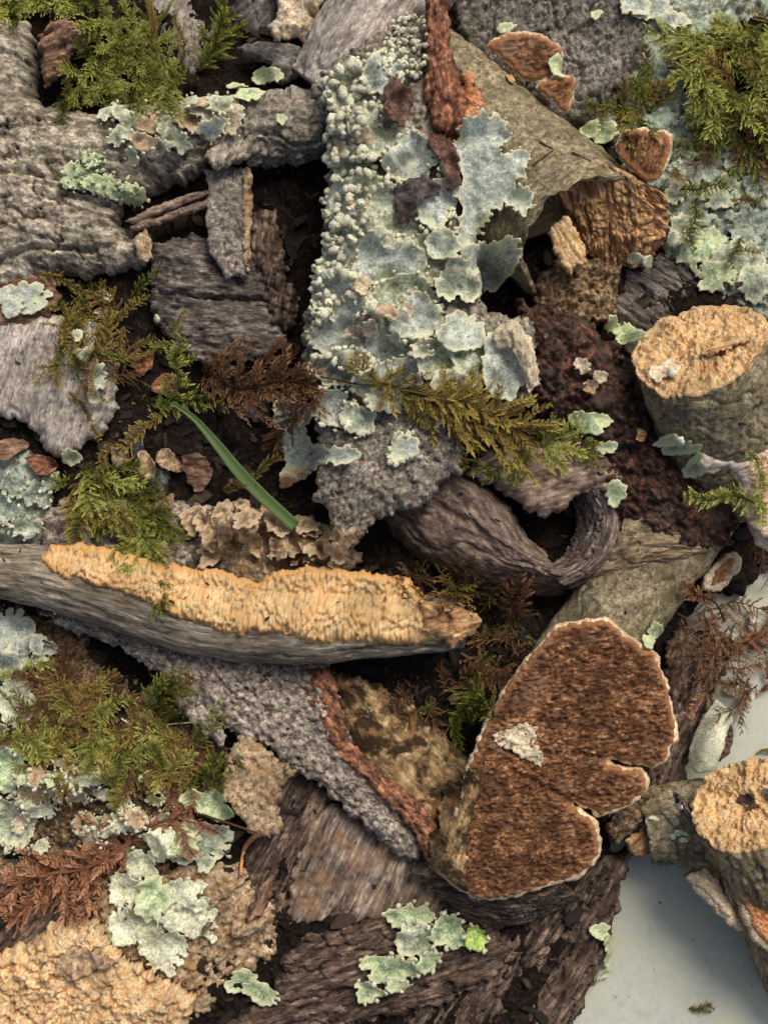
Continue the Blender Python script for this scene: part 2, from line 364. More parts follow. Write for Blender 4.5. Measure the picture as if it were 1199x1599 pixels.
def end_cap(name, fr, mat, parent, relief, inset=.985, push=0, sp=1.8, dish=0, hm=True, pits=(), **tg):
    """The broken face that closes a branch end (frame from tube)."""
    c, t, b, nn, ring = fr; m0 = len(ring); R = np.linalg.norm(ring - c, axis=1).mean(); nr = max(5, int(R / sp)); m = min(360, int(2 * math.pi * R / sp))
    idx = np.linspace(0, m0, m, endpoint=False); i0 = idx.astype(int); f = (idx - i0)[:, None]; rg = ring[i0] * (1 - f) + ring[(i0 + 1) % m0] * f
    fr_ = np.linspace(0.02, 1, nr); G = c[None, None] + fr_[:, None, None] * inset * (rg - c)[None]
    g = np.stack([(G - c) @ b, (G - c) @ nn, np.zeros(G.shape[:2])], 2).reshape(-1, 3); sd = nseed(); off = np.array([sd * 91.7 % 977, sd * 57.3 % 613, 0])
    d = ((1 - fr_)[:, None] * np.linalg.norm(rg - c, axis=1)[None]).ravel()
    dz = relief(g + off, d) * sstep(-2, 8, d) + push - dish * (1 - (1 - d / R).clip(0, 1) ** 2)
    for (a_, b_, r_, dp) in pits: dz = dz - dp * (1 - sstep(.2, 1, np.hypot(g[:, 0] - a_, g[:, 1] - b_) / r_ + .25 * perlin(g / 9)))
    V = G.reshape(-1, 3) + dz[:, None] * t
    i = np.arange(nr - 1)[:, None] * m + np.arange(m)[None]; j = np.arange(nr - 1)[:, None] * m + (np.arange(m)[None] + 1) % m
    Q = np.stack([i, i + m, j + m, j], 2).reshape(-1, 4)
    # skirt back into the branch so that the plug has depth
    sk = V[-m:] - t * 14; V2 = np.vstack([V, sk, (c - 14 * t)[None]]); n = nr * m; ar = np.arange(m); ar2 = (ar + 1) % m
    Q = np.vstack([Q, np.stack([n - m + ar, n + ar, n + ar2, n - m + ar2], 1)]); Tt = np.vstack([np.stack([n + ar, np.full(m, n + m), n + ar2], 1), np.stack([ar, ar2, np.full(m, 0)], 1)[1:-1]])
    gg = np.vstack([g + off, (g + off)[-m:], (g + off)[:1]]) / 100
    V2[:, 2] = np.maximum(V2[:, 2], .5)
    o = mesh_obj(name, V2, Q, Tt, mat, parent, {'gr': gg, 'edge': np.concatenate([d, np.zeros(m + 1)])}, **tg)
    if hm: hm_add(V[:, 0], V[:, 1], V[:, 2])
    return o

# ------------------------------------------------------------------ materials (all procedural, in each piece's own grain coordinates)
GAIN = 1.45
def C(r, g, b, k=1.0):
    f = lambda v: ((v / 255 + .055) / 1.055) ** 2.4 if v > 10 else v / 255 / 12.92
    q = [f(v) for v in (r, g, b)]; y = .3 * q[0] + .59 * q[1] + .11 * q[2]
    q = [(y + (v - y) * .92) * GAIN * k * w_ for v, w_ in zip(q, (1.02, 1.0, .95))]; m = max(q); sc = min(1, (.7 + .18 * (1 - math.exp(-(m - .7) / .4))) / m) if m > .7 else 1
    return tuple(v * sc for v in q) + (1,)
def mk(name, stops, scale=10, stretch=1.0, detail=8, contrast=.115, patch=None, patch2=None, speck=None, rim=None, rough=.85, bump=.5, bscale=24, bdist=.0011, spec=.25, fine=.42, broad=.38):
    m = bpy.data.materials.new(name); m.use_nodes = True; n = m.node_tree.nodes; l = m.node_tree.links; n.clear()
    out = n.new('ShaderNodeOutputMaterial'); bs = n.new('ShaderNodeBsdfPrincipled'); l.new(bs.outputs[0], out.inputs[0])
    bs.inputs['Roughness'].default_value = rough; bs.inputs['Specular IOR Level'].default_value = spec
    at = n.new('ShaderNodeAttribute'); at.attribute_name = 'gr'
    mp = n.new('ShaderNodeMapping'); mp.inputs['Scale'].default_value = (1 / stretch, 1, 1); l.new(at.outputs['Vector'], mp.inputs[0])
    def noise(sc, det=6, src=None, rgh=.6, dist=0):
        t = n.new('ShaderNodeTexNoise'); t.inputs['Scale'].default_value = sc; t.inputs['Detail'].default_value = det; t.inputs['Roughness'].default_value = rgh; t.inputs['Distortion'].default_value = dist
        l.new((src or mp).outputs['Vector'], t.inputs['Vector']); return t
    def ramp(src, els):
        r = n.new('ShaderNodeValToRGB'); e = r.color_ramp.elements
        while len(e) < len(els): e.new(.5)
        for q, (p, c) in zip(e, els): q.position = p; q.color = c if len(c) == 4 else tuple(c) + (1,)
        l.new(src, r.inputs[0]); return r
    def mix(fac, a, b):
        x = n.new('ShaderNodeMix'); x.data_type = 'RGBA'; l.new(fac, x.inputs[0]); l.new(a, x.inputs[6])
        if isinstance(b, tuple): x.inputs[7].default_value = b
        else: l.new(b, x.inputs[7])
        return x.outputs[2]
    a = noise(scale, 10, rgh=.74); k = len(stops)
    cur = ramp(a.outputs[0], [(.5 + contrast * (2 * i / (k - 1) - 1), c) for i, c in enumerate(stops)]).outputs[0]
    # broad unevenness of tone
    bn = noise(1.6, 4, at); hv = n.new('ShaderNodeHueSaturation'); mr = n.new('ShaderNodeMapRange'); mr.inputs[1].default_value = .3; mr.inputs[2].default_value = .7; mr.inputs[3].default_value = 1 - broad; mr.inputs[4].default_value = 1 + broad
    l.new(bn.outputs[0], mr.inputs[0]); l.new(mr.outputs[0], hv.inputs['Value']); l.new(cur, hv.inputs['Color']); cur = hv.outputs[0]
    fn = noise(scale * 3.2, 5, rgh=.7); hv2 = n.new('ShaderNodeHueSaturation'); mq = n.new('ShaderNodeMapRange'); mq.inputs[1].default_value = .36; mq.inputs[2].default_value = .64; mq.inputs[3].default_value = 1 - fine; mq.inputs[4].default_value = 1 + fine
    l.new(fn.outputs[0], mq.inputs[0]); l.new(mq.outputs[0], hv2.inputs['Value']); l.new(cur, hv2.inputs['Color']); cur = hv2.outputs[0]
    for pt in (patch, patch2):
        if pt:
            c, sc, lo, hi = pt; t = noise(sc, 7, at, .65, .4); r = ramp(t.outputs[0], [(lo, (0, 0, 0)), (hi, (1, 1, 1))]); cur = mix(r.outputs[0], cur, c)
    if speck:
        c, sc, lo, hi = speck; t = noise(sc, 4, at, .7); r = ramp(t.outputs[0], [(lo, (0, 0, 0)), (hi, (1, 1, 1))]); cur = mix(r.outputs[0], cur, c)
    if rim:
        c, wd, soft = rim; e = n.new('ShaderNodeAttribute'); e.attribute_name = 'edge'; t = noise(14, 5, at, .7)
        ad = n.new('ShaderNodeMath'); ad.operation = 'MULTIPLY_ADD'; l.new(t.outputs[0], ad.inputs[0]); ad.inputs[1].default_value = -wd * 1.6; l.new(e.outputs['Fac'], ad.inputs[2])
        mr2 = n.new('ShaderNodeMapRange'); mr2.inputs[1].default_value = wd * .2 - soft; mr2.inputs[2].default_value = wd * .2 + soft; mr2.inputs[3].default_value = 1; mr2.inputs[4].default_value = 0; l.new(ad.outputs[0], mr2.inputs[0])
        cur = mix(mr2.outputs[0], cur, c)
    l.new(cur, bs.inputs['Base Color'])
    b1 = noise(bscale, 6, rgh=.72); b2 = noise(bscale * .4, 6, at, .7); ad = n.new('ShaderNodeMath'); ad.operation = 'ADD'; l.new(b1.outputs[0], ad.inputs[0]); l.new(b2.outputs[0], ad.inputs[1])
    bp = n.new('ShaderNodeBump'); bp.inputs['Strength'].default_value = bump; bp.inputs['Distance'].default_value = bdist; l.new(ad.outputs[0], bp.inputs['Height']); l.new(bp.outputs[0], bs.inputs['Normal'])
    return m
M = {}
M['grey'] = mk('grey_bark', [C(76, 70, 61), C(130, 121, 108), C(162, 153, 138), C(190, 181, 166)], 9, 1.6, patch=(C(92, 84, 70), 2.5, .52, .66), speck=(C(150, 158, 138), 13, .64, .72), patch2=(C(70, 68, 52), 6, .58, .7))
M['greyrough'] = mk('rough_dark_bark', [C(52, 48, 46), C(92, 86, 82), C(122, 116, 108), C(150, 144, 134)], 12, 1, patch=(C(88, 92, 78), 4, .55, .68), speck=(C(160, 172, 158), 9, .66, .71))
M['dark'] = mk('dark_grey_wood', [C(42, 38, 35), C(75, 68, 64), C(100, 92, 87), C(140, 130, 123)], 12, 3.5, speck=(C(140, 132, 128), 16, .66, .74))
M['pale'] = mk('pale_bark', [C(112, 104, 99), C(148, 140, 134), C(170, 161, 154), C(190, 182, 172)], 10, 2.5, patch=(C(120, 108, 98), 3, .52, .66), speck=(C(80, 68, 60), 15, .66, .74))
M['plate'] = mk('plate_bark', [C(70, 62, 56), C(112, 104, 96), C(136, 128, 118), C(165, 157, 142)], 13, 1, patch=(C(110, 112, 96), 5, .53, .66), speck=(C(58, 50, 46), 14, .62, .7))
M['tan'] = mk('tan_smooth_bark', [C(78, 69, 52), C(114, 104, 82), C(136, 125, 101), C(162, 150, 124)], 9, 1.0, patch=(C(96, 90, 66), 3, .5, .68), patch2=(C(84, 74, 58), 7, .6, .7), speck=(C(52, 45, 36), 10, .64, .70), bump=.45)
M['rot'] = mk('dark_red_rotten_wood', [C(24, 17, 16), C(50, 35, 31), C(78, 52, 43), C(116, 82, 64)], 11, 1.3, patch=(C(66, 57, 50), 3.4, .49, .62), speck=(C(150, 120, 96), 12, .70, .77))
M['redstrip'] = mk('reddish_rotten_bark', [C(62, 42, 36), C(104, 68, 52), C(140, 94, 68), C(176, 124, 90)], 12, 2.0, patch=(C(70, 50, 46), 4, .52, .66))
M['orange'] = mk('orange_crumbly_wood', [C(140, 82, 50), C(186, 122, 78), C(210, 148, 100), C(225, 170, 122)], 14, 1.0)
M['slab'] = mk('lilac_grey_bark', [C(66, 56, 51), C(122, 111, 102), C(152, 141, 132), C(186, 176, 166)], 13, 1.3, patch=(C(112, 110, 98), 4, .54, .68), speck=(C(52, 40, 38), 11, .64, .71))
M['brownwood'] = mk('stained_tan_wood', [C(104, 82, 52), C(140, 114, 78), C(166, 140, 100), C(190, 166, 126)], 8, 2.4, patch=(C(54, 40, 26), 2.2, .47, .56), patch2=(C(120, 86, 50), 3.2, .56, .66), bump=.4)
M['plank'] = mk('dark_brown_wood', [C(34, 27, 24), C(66, 54, 47), C(92, 77, 68), C(134, 114, 98)], 11, 4.0, patch=(C(80, 58, 46), 3, .55, .7), patch2=(C(120, 106, 92), 5, .62, .72))
M['plankgrey'] = mk('grey_brown_wood', [C(60, 50, 45), C(98, 85, 77), C(126, 112, 101), C(165, 148, 130)], 9, 6.0, patch=(C(128, 98, 68), 3, .5, .66))
M['curl'] = mk('purple_brown_bark', [C(58, 47, 41), C(95, 80, 70), C(118, 102, 90), C(145, 127, 113)], 9, 2.5, patch=(C(70, 58, 58), 2.6, .5, .68), bump=.35)
M['curlrim'] = mk('worn_bark_rim', [C(50, 43, 41), C(86, 76, 72), C(122, 109, 102), C(164, 146, 131)], 8, 6.0, patch=(C(150, 98, 58), 4, .60, .7))
M['flap'] = mk('pinkish_bark', [C(82, 66, 58), C(122, 102, 90), C(148, 126, 112), C(175, 154, 138)], 9, 3.0, patch=(C(104, 92, 78), 4, .5, .66))
M['woodend'] = mk('broken_yellow_wood', [C(182, 138, 90), C(224, 184, 128), C(236, 201, 150), C(243, 218, 178)], 10, 1, patch=(C(208, 152, 96), 3.6, .55, .7), speck=(C(140, 90, 54), 11, .69, .76), bump=.6)
M['logtan'] = mk('brown_tan_log_bark', [C(78, 66, 50), C(116, 102, 80), C(140, 124, 98), C(168, 150, 120)], 8, 4, patch=(C(132, 108, 76), 3, .52, .66), patch2=(C(88, 78, 64), 4, .56, .68))
M['woodpeach'] = mk('broken_peach_wood', [C(180, 136, 94), C(232, 192, 140), C(246, 214, 166), C(252, 231, 196)], 10, 1, patch=(C(160, 122, 90), 3.2, .58, .72), bump=.6)
M['woodwhite'] = mk('broken_cream_wood', [C(170, 140, 108), C(215, 194, 164), C(232, 216, 190), C(240, 230, 210)], 10, 1, bump=.6)
M['core'] = mk('split_orange_wood', [C(112, 80, 54), C(156, 118, 80), C(186, 148, 104), C(216, 184, 138)], 9, 4.5, patch=(C(128, 92, 68), 3, .52, .68), patch2=(C(196, 152, 92), 4, .57, .68))
M['corerot'] = mk('crumbly_brown_wood', [C(44, 33, 25), C(88, 68, 48), C(122, 100, 72), C(160, 140, 110)], 14, 1, patch=(C(70, 68, 66), 4, .54, .66), speck=(C(180, 170, 156), 10, .66, .73))
M['crust'] = mk('yellow_fungus_crust', [C(170, 136, 90), C(201, 171, 120), C(213, 185, 139), C(224, 202, 162)], 16, 1, fine=.16, rim=(C(202, 152, 88), 7, 6), bump=.35, bscale=60, patch=(C(204, 156, 98), 3, .5, .68))
M['cruststick'] = mk('branch_bark', [C(74, 66, 57), C(106, 97, 85), C(127, 117, 103), C(152, 142, 126)], 9, 7.0, patch=(C(124, 118, 98), 3, .56, .68), speck=(C(165, 160, 140), 15, .68, .75))
M['pore'] = mk('brown_pore_layer', [C(50, 32, 19), C(88, 57, 35), C(113, 77, 50), C(166, 124, 88)], 13, 1.8, patch=(C(66, 40, 26), 2.4, .5, .66), patch2=(C(122, 98, 80), 1.5, .56, .72), rim=(C(150, 104, 68), 5, 4), bump=.5)
M['cap'] = mk('cream_fungus_margin', [C(170, 140, 104), C(198, 174, 138), C(214, 194, 162), C(226, 212, 186)], 10, 1, bump=.4)
M['capgrey'] = mk('greyish_fungus', [C(140, 118, 94), C(176, 154, 126), C(198, 178, 152), C(218, 204, 184)], 9, 1.5, patch=(C(160, 150, 126), 4, .5, .65))
M['pinkfun'] = mk('pinkish_fungus', [C(150, 108, 82), C(190, 152, 126), C(212, 182, 158), C(228, 206, 190)], 10, 1, rim=(C(226, 214, 206), 10, 4))
M['scar'] = mk('pale_scar', [C(130, 116, 98), C(186, 168, 142), C(216, 200, 172), C(232, 220, 196)], 8, 1)
M['grassl'] = mk('yellow_green_lichen', [C(110, 140, 60), C(140, 170, 80), C(160, 186, 100), C(186, 204, 130)], 8, 1)
LR = (C(206, 206, 178), 4, 3)
M['lichen'] = mk('blue_grey_lichen', [C(122, 130, 125), C(152, 161, 155), C(168, 176, 170), C(190, 194, 184)], 9, 1, patch=(C(182, 190, 158), 3, .54, .68), speck=(C(112, 110, 92), 10, .68, .75), rim=LR, bump=.3, bscale=25)
M['lichen2'] = mk('sage_lichen', [C(106, 116, 100), C(138, 148, 130), C(158, 166, 146), C(184, 188, 164)], 9, 1, patch=(C(160, 146, 122), 3, .58, .7), speck=(C(92, 88, 72), 11, .66, .73), rim=LR, bump=.35)
M['lichen3'] = mk('pale_cream_lichen', [C(176, 178, 150), C(206, 208, 180), C(218, 220, 196), C(230, 230, 212)], 8, 1, patch=(C(180, 192, 178), 3, .52, .66), bump=.3, bscale=25)
M['lichgreen'] = mk('grey_green_lichen', [C(110, 132, 108), C(146, 166, 136), C(174, 190, 150), C(200, 212, 160)], 8, 1, rim=(C(206, 212, 170), 5, 3))
M['bead'] = mk('lichen_soredia', [C(166, 164, 138), C(196, 196, 172), C(210, 210, 188), C(222, 222, 206)], 12, 1, bump=.5, rough=.95)
M['under'] = mk('cream_lichen_underside', [C(170, 150, 118), C(210, 192, 160), C(226, 212, 186), C(232, 222, 202)], 9, 1, patch=(C(160, 108, 74), 6, .6, .7))
M['crinkle'] = mk('tan_crinkled_lichen', [C(100, 80, 60), C(148, 124, 96), C(172, 148, 118), C(196, 174, 144)], 8, 1, rim=(C(186, 164, 136), 5, 3), patch=(C(120, 106, 78), 4, .54, .66))
M['crustlich'] = mk('crusty_lichen_bark', [C(84, 82, 74), C(124, 128, 116), C(156, 166, 152), C(182, 192, 176)], 9, 1, patch=(C(160, 176, 162), 3, .46, .58), patch2=(C(92, 78, 70), 5, .57, .67), speck=(C(70, 66, 60), 15, .6, .7))
M['leafdark'] = mk('dark_brown_flake', [C(40, 28, 25), C(68, 46, 38), C(92, 64, 52), C(110, 86, 76)], 7, 1, rough=.55, spec=.4)
M['leafblack'] = mk('black_brown_flake', [C(38, 31, 32), C(62, 52, 54), C(82, 70, 70), C(104, 94, 94)], 7, 1, rough=.6, spec=.4)
M['chip'] = mk('rotten_chip', [C(70, 50, 40), C(106, 80, 64), C(134, 104, 84), C(164, 136, 112)], 10, 3)
M['tanchip'] = mk('tan_rotten_bark', [C(98, 78, 58), C(146, 124, 98), C(170, 148, 120), C(194, 174, 148)], 11, 1, patch=(C(146, 112, 74), 4, .52, .66), speck=(C(84, 62, 44), 13, .64, .72))
M['charcoal'] = mk('charcoal_bark', [C(40, 38, 38), C(66, 63, 62), C(86, 82, 80), C(110, 106, 102)], 8, 2)
M['stone'] = mk('dark_pebble', [C(46, 47, 50), C(66, 68, 72), C(84, 86, 90), C(104, 106, 108)], 9, 1)
M['soil'] = mk('humus_shade_dark', [C(14, 11, 9), C(28, 21, 17), C(42, 32, 25), C(62, 48, 37)], 14, 1, bump=1.0, bdist=.002)  # near-black albedo paints in the occlusion shade of the gaps
M['table'] = mk('white_tabletop', [C(160, 166, 158), C(166, 171, 163), C(169, 174, 166), C(174, 178, 170)], 5, 1, patch=(C(172, 176, 156), .9, .45, .65), speck=(C(174, 178, 176), 26, .74, .80), rough=.45, bump=.05, bscale=90, spec=.35, fine=.04, broad=.04)
def mk_leafy(name, dark, light, tipc, rough=.6):
    m = bpy.data.materials.new(name); m.use_nodes = True; n = m.node_tree.nodes; l = m.node_tree.links; bs = n['Principled BSDF']; out = n['Material Output']
    a = n.new('ShaderNodeAttribute'); a.attribute_name = 'rnd'; t = n.new('ShaderNodeAttribute'); t.attribute_name = 'tip'
    oi = n.new('ShaderNodeObjectInfo'); hv = n.new('ShaderNodeHueSaturation')
    r = n.new('ShaderNodeValToRGB'); r.color_ramp.elements[0].color = dark; r.color_ramp.elements[1].color = light; l.new(a.outputs['Fac'], r.inputs[0])
    x = n.new('ShaderNodeMix'); x.data_type = 'RGBA'; l.new(t.outputs['Fac'], x.inputs[0]); l.new(r.outputs[0], x.inputs[6]); x.inputs[7].default_value = tipc
    mr = n.new('ShaderNodeMapRange'); mr.inputs[3].default_value = .75; mr.inputs[4].default_value = 1.25; l.new(oi.outputs['Random'], mr.inputs[0]); l.new(mr.outputs[0], hv.inputs['Value']); l.new(x.outputs[2], hv.inputs['Color'])
    l.new(hv.outputs[0], bs.inputs['Base Color']); bs.inputs['Roughness'].default_value = rough; bs.inputs['Specular IOR Level'].default_value = .3
    tr = n.new('ShaderNodeBsdfTranslucent'); l.new(hv.outputs[0], tr.inputs[0]); mx = n.new('ShaderNodeMixShader'); mx.inputs[0].default_value = .3; l.new(bs.outputs[0], mx.inputs[1]); l.new(tr.outputs[0], mx.inputs[2]); l.new(mx.outputs[0], out.inputs[0])
    return m
M['mgreen'] = mk_leafy('moss_green', C(46, 52, 14), C(86, 92, 26), C(140, 144, 52))
M['mbright'] = mk_leafy('moss_bright', C(100, 106, 34), C(146, 150, 60), C(192, 194, 106))
M['molive'] = mk_leafy('moss_olive', C(80, 66, 26), C(126, 106, 44), C(164, 146, 68))
M['mbrown'] = mk_leafy('moss_brown', C(70, 48, 30), C(110, 78, 50), C(142, 106, 74))
M['mrust'] = mk_leafy('moss_rust', C(100, 64, 42), C(142, 95, 66), C(172, 128, 98))
M['grass'] = mk_leafy('grass_green', C(66, 88, 50), C(86, 108, 64), C(84, 108, 60))
# litter colour picks by crumb; browns darkened as painted shade for the gaps
def mk_litter():
    m = bpy.data.materials.new('bark_litter'); m.use_nodes = True; n = m.node_tree.nodes; l = m.node_tree.links; bs = n['Principled BSDF']
    a = n.new('ShaderNodeAttribute'); a.attribute_name = 'rnd'; r = n.new('ShaderNodeValToRGB'); e = r.color_ramp.elements
    for _ in range(3): e.new(.5)
    for q, (p, c) in zip(e, [(0, C(18, 14, 12)), (.4, C(36, 27, 22)), (.7, C(58, 45, 36)), (.9, C(88, 72, 60)), (1, C(122, 102, 82))]): q.position = p; q.color = c
    t = n.new('ShaderNodeTexNoise'); t.inputs['Scale'].default_value = 900; t.inputs['Detail'].default_value = 5; g = n.new('ShaderNodeNewGeometry'); l.new(g.outputs['Position'], t.inputs[0])
    ad = n.new('ShaderNodeMath'); ad.operation = 'MULTIPLY_ADD'; l.new(t.outputs[0], ad.inputs[0]); ad.inputs[1].default_value = .5; sb = n.new('ShaderNodeMath'); sb.operation = 'SUBTRACT'; l.new(a.outputs['Fac'], sb.inputs[0]); sb.inputs[1].default_value = .25; l.new(sb.outputs[0], ad.inputs[2])
    l.new(ad.outputs[0], r.inputs[0]); l.new(r.outputs[0], bs.inputs['Base Color']); bs.inputs['Roughness'].default_value = .9
    bp = n.new('ShaderNodeBump'); bp.inputs['Strength'].default_value = .6; bp.inputs['Distance'].default_value = .0008; l.new(t.outputs[0], bp.inputs['Height']); l.new(bp.outputs[0], bs.inputs['Normal'])
    return m
M['litter'] = mk_litter()

# ------------------------------------------------------------------ moss shoots
def frond_mesh(seed, n=22, bl=26, leaf=6.5, arc=18, lift=8, kind='feather', taper=1.0, dens=1.0):
    """A shoot 100 units long along +x with side branchlets set with small leaves."""
    r = np.random.RandomState(seed); V = []; Q = []; Tt = []; rnd = []; tip = []
    ph = r.uniform(-1, 1); ph2 = r.uniform(0, 6)
    def axis(t): return np.array([100 * t, ph * arc * math.sin(t * 2.2) + 3 * math.sin(t * 9 + ph2), lift * math.sin(math.pi * t) * .8 + 2 * math.sin(t * 7 + ph2)])
    def strip(pts, r0, r1, rv):
        base = len(V)
        for i, p in enumerate(pts):
            rad = r0 + (r1 - r0) * i / max(1, len(pts) - 1)
            for a in (0, 2.09, 4.19): V.append(p + rad * np.array([0, math.cos(a), math.sin(a)]) + rad * .4 * np.array([math.sin(a), 0, 0])); rnd.append(rv); tip.append(0)
        for i in range(len(pts) - 1):
            for a in range(3): Q.append([base + i * 3 + a, base + i * 3 + (a + 1) % 3, base + i * 3 + 3 + (a + 1) % 3, base + i * 3 + 3 + a])
    def leaf_at(p, d, up, ln, wd, tp):
        d = d / np.linalg.norm(d); s = np.cross(d, up); s /= np.linalg.norm(s) + 1e-9; u = np.cross(s, d); b = len(V); rv = r.rand()
        for q in (p, p + d * ln * .45 + s * wd + u * wd * .5, p + d * ln + u * ln * r.uniform(-.25, .1), p + d * ln * .45 - s * wd + u * wd * .5, p + d * ln * .5): V.append(q); rnd.append(rv); tip.append(tp)
        Tt.extend([[b, b + 4, b + 1], [b + 1, b + 4, b + 2], [b, b + 3, b + 4], [b + 4, b + 3, b + 2]])
    strip([axis(t) for t in np.linspace(0, 1, 14)], 1.6, .6, .1)
    up = np.array([0, 0, 1.])
    if kind == 'feather':
        for i in range(n):
            for sgn in (-1, 1):
                t = min(.98, (i + r.uniform(0, .9)) / n)
                if r.rand() < .14: continue
                L = bl * (math.sin(math.pi * (0.15 + .8 * t)) ** .7) * r.uniform(.35, 1.2) * taper; p = axis(t); ang = math.radians(r.uniform(30, 80)) * sgn; el = r.uniform(-.35, .9)
                d = np.array([math.cos(ang), math.sin(ang), el]); d /= np.linalg.norm(d); m = max(3, int(L / 2.3 * dens)); bv = np.array([r.uniform(-.2, .8), r.uniform(-.5, .5), r.uniform(-.7, .3)])
                at_ = lambda s: p + d * L * s + bv * L * .5 * s * s
                strip([at_(s) for s in np.linspace(0, 1, 4)], .8, .35, .2)
                for j in range(m):
                    s = (j + .5) / m; q = at_(s); dl = d + bv * s
                    for sg in (-1, 1):
                        sd = np.array([-d[1], d[0], 0]) * sg; dd = dl * .9 + sd * r.uniform(.3, 1.0) + up * r.uniform(-.5, .7)
                        leaf_at(q, dd, up, leaf * (1 - .35 * s) * r.uniform(.55, 1.25), leaf * .15, s * s * .8 + .2 * r.rand())
                leaf_at(at_(1), d + bv, up, leaf * .9, leaf * .15, 1)
    else:                                                      # bushy shoot, leaves all round the stem
        m = int(n * 9 * dens)
        for j in range(m):
            t = (j + .5) / m; a = j * 2.399 + r.uniform(-.3, .3); p = axis(t); rad = np.array([0, math.cos(a), abs(math.sin(a)) * .9 - .1])
            dd = np.array([.75 + .5 * t, 0, 0]) + rad * (1.15 - .6 * t); leaf_at(p, dd, up if abs(rad[2]) < .8 else np.array([0, 1., 0]), bl * .42 * r.uniform(.7, 1.15) * (1.1 - .4 * t), leaf * .2, t ** 2 * .9 + .1 * r.rand())
    V = np.array(V)
    me = bpy.data.meshes.new('frond'); me.from_pydata((V * .01).tolist(), [], Q + Tt); me.update()
    for k, a in (('rnd', rnd), ('tip', tip)):
        t = me.attributes.new(k, 'FLOAT', 'POINT'); t.data.foreach_set('value', np.array(a, np.float32))
    for p in me.polygons: p.use_smooth = False
    return me
FR = {}
_base = {'feather': [frond_mesh(100 + i, n=20 + i % 3, bl=30, leaf=7, arc=12 + 6 * (i % 3)) for i in range(4)],
         'narrow': [frond_mesh(200 + i, n=26, bl=13, leaf=5.5, arc=16, lift=6) for i in range(3)],
         'bushy': [frond_mesh(300 + i, n=26, bl=34, leaf=9, arc=14, kind='bushy') for i in range(3)],
         'sparse': [frond_mesh(400 + i, n=11, bl=34, leaf=6, arc=16) for i in range(3)]}
def fmesh(kind, i, mat):
    key = (kind, i % len(_base[kind]), mat)
    if key not in FR:
        me = _base[kind][key[1]].copy(); me.materials.append(M[mat]); FR[key] = me
    return FR[key]
FRS = np.random.RandomState(5)
def frond(parent, p0, p1, kind='feather', mat='mgreen', width=1.0, lift=3, tipup=4, name='frond', roll=None, z0=None, z1=None):
    za = on(*p0) + lift if z0 is None else z0; zb = on(*p1) + lift + tipup if z1 is None else z1
    a = Vector(U(p0[0], p0[1], za) + (za,)); b = Vector(U(p1[0], p1[1], zb) + (zb,)); d = b - a; L = d.length
    x = d.normalized(); y = Vector((0, 0, 1)).cross(x); y = y.normalized() if y.length > 1e-3 else Vector((0, 1, 0)); zz = x.cross(y)
    rl = FRS.uniform(-.35, .35) if roll is None else roll; y2 = y * math.cos(rl) + zz * math.sin(rl); z2 = x.cross(y2)
    fl = 1 if FRS.rand() < .5 else -1
    o = bpy.data.objects.new(name, fmesh(kind, FRS.randint(0, 99), mat)); col.objects.link(o)
    sx = L * S; sy = L * S * width; R = Matrix((x * sx, y2 * sy * fl, z2 * sy)).transposed().to_4x4()
    o.parent = parent; R.translation = a * S - world_loc(parent)
    o.matrix_local = R; 
    return o
def wire(name, pts, r, mat, parent, lift=2, z=None, sp=4, seg=5):
    """A thin stem lying over the heap."""
    p = []
    for i, q in enumerate(pts): p.append((q[0], q[1], (q[2] if len(q) > 2 else on(q[0], q[1]) + lift), r))
    p = np.array(p, float); W = np.array([U(a, b, c) + (c,) for a, b, c, _ in p]); L = np.linalg.norm(np.diff(W, axis=0), axis=1).sum(); n = max(4, int(L / sp))
    c = catmull(W, n); t = np.gradient(c, axis=0); t /= np.linalg.norm(t, axis=1)[:, None]; b = np.cross(t, [0, 0, 1.]); b /= np.linalg.norm(b, axis=1)[:, None] + 1e-9; nn = np.cross(b, t)
    th = np.arange(seg) * 2 * math.pi / seg; rr = (r * (1 - .45 * np.linspace(0, 1, n)))[:, None, None]
    G = c[:, None] + rr * (np.cos(th)[None, :, None] * b[:, None] + np.sin(th)[None, :, None] * nn[:, None])
    i = np.arange(n - 1)[:, None] * seg + np.arange(seg)[None]; j = np.arange(n - 1)[:, None] * seg + (np.arange(seg)[None] + 1) % seg
    V = G.reshape(-1, 3); nv = len(V)
    return mesh_obj(name, V, np.stack([i, j, j + seg, i + seg], 2).reshape(-1, 4), np.zeros((0, 3), int), mat, parent, {'rnd': np.full(nv, .4), 'tip': np.zeros(nv), 'gr': V / 100, 'edge': np.full(nv, 9.)})
def rand_in(poly, n, r):
    P = np.asarray(poly, float); lo, hi = P.min(0), P.max(0); out = []
    while len(out) < n:
        q = lo + r.rand(64, 2) * (hi - lo); d, _ = sdf(q, P); out += [x for x, dd in zip(q, d) if dd > 0]
    return np.array(out[:n])
def moss_clump(name, label, poly, count, mats, lens=(40, 90), head=None, spread=180, kinds=('feather',), width=(.8, 1.2), lift=2, tipup=6, seed=1, group=None):
    r = np.random.RandomState(seed); c = np.asarray(poly, float).mean(0); z = on(c[0], c[1]); t = thing(name, label, 'moss', c[0], c[1], max(0, z - 8), group)
    pts = rand_in(poly, count, r)
    for (x, y) in pts:
        a = math.radians((head if head is not None else r.uniform(0, 360)) + r.uniform(-spread, spread)); L = r.uniform(*lens)
        frond(t, (x, y), (x + L * math.cos(a), y - L * math.sin(a)), kinds[r.randint(len(kinds))], mats[r.randint(len(mats))], r.uniform(*width), lift + r.uniform(0, 8), r.uniform(0, tipup * 2))
    return t

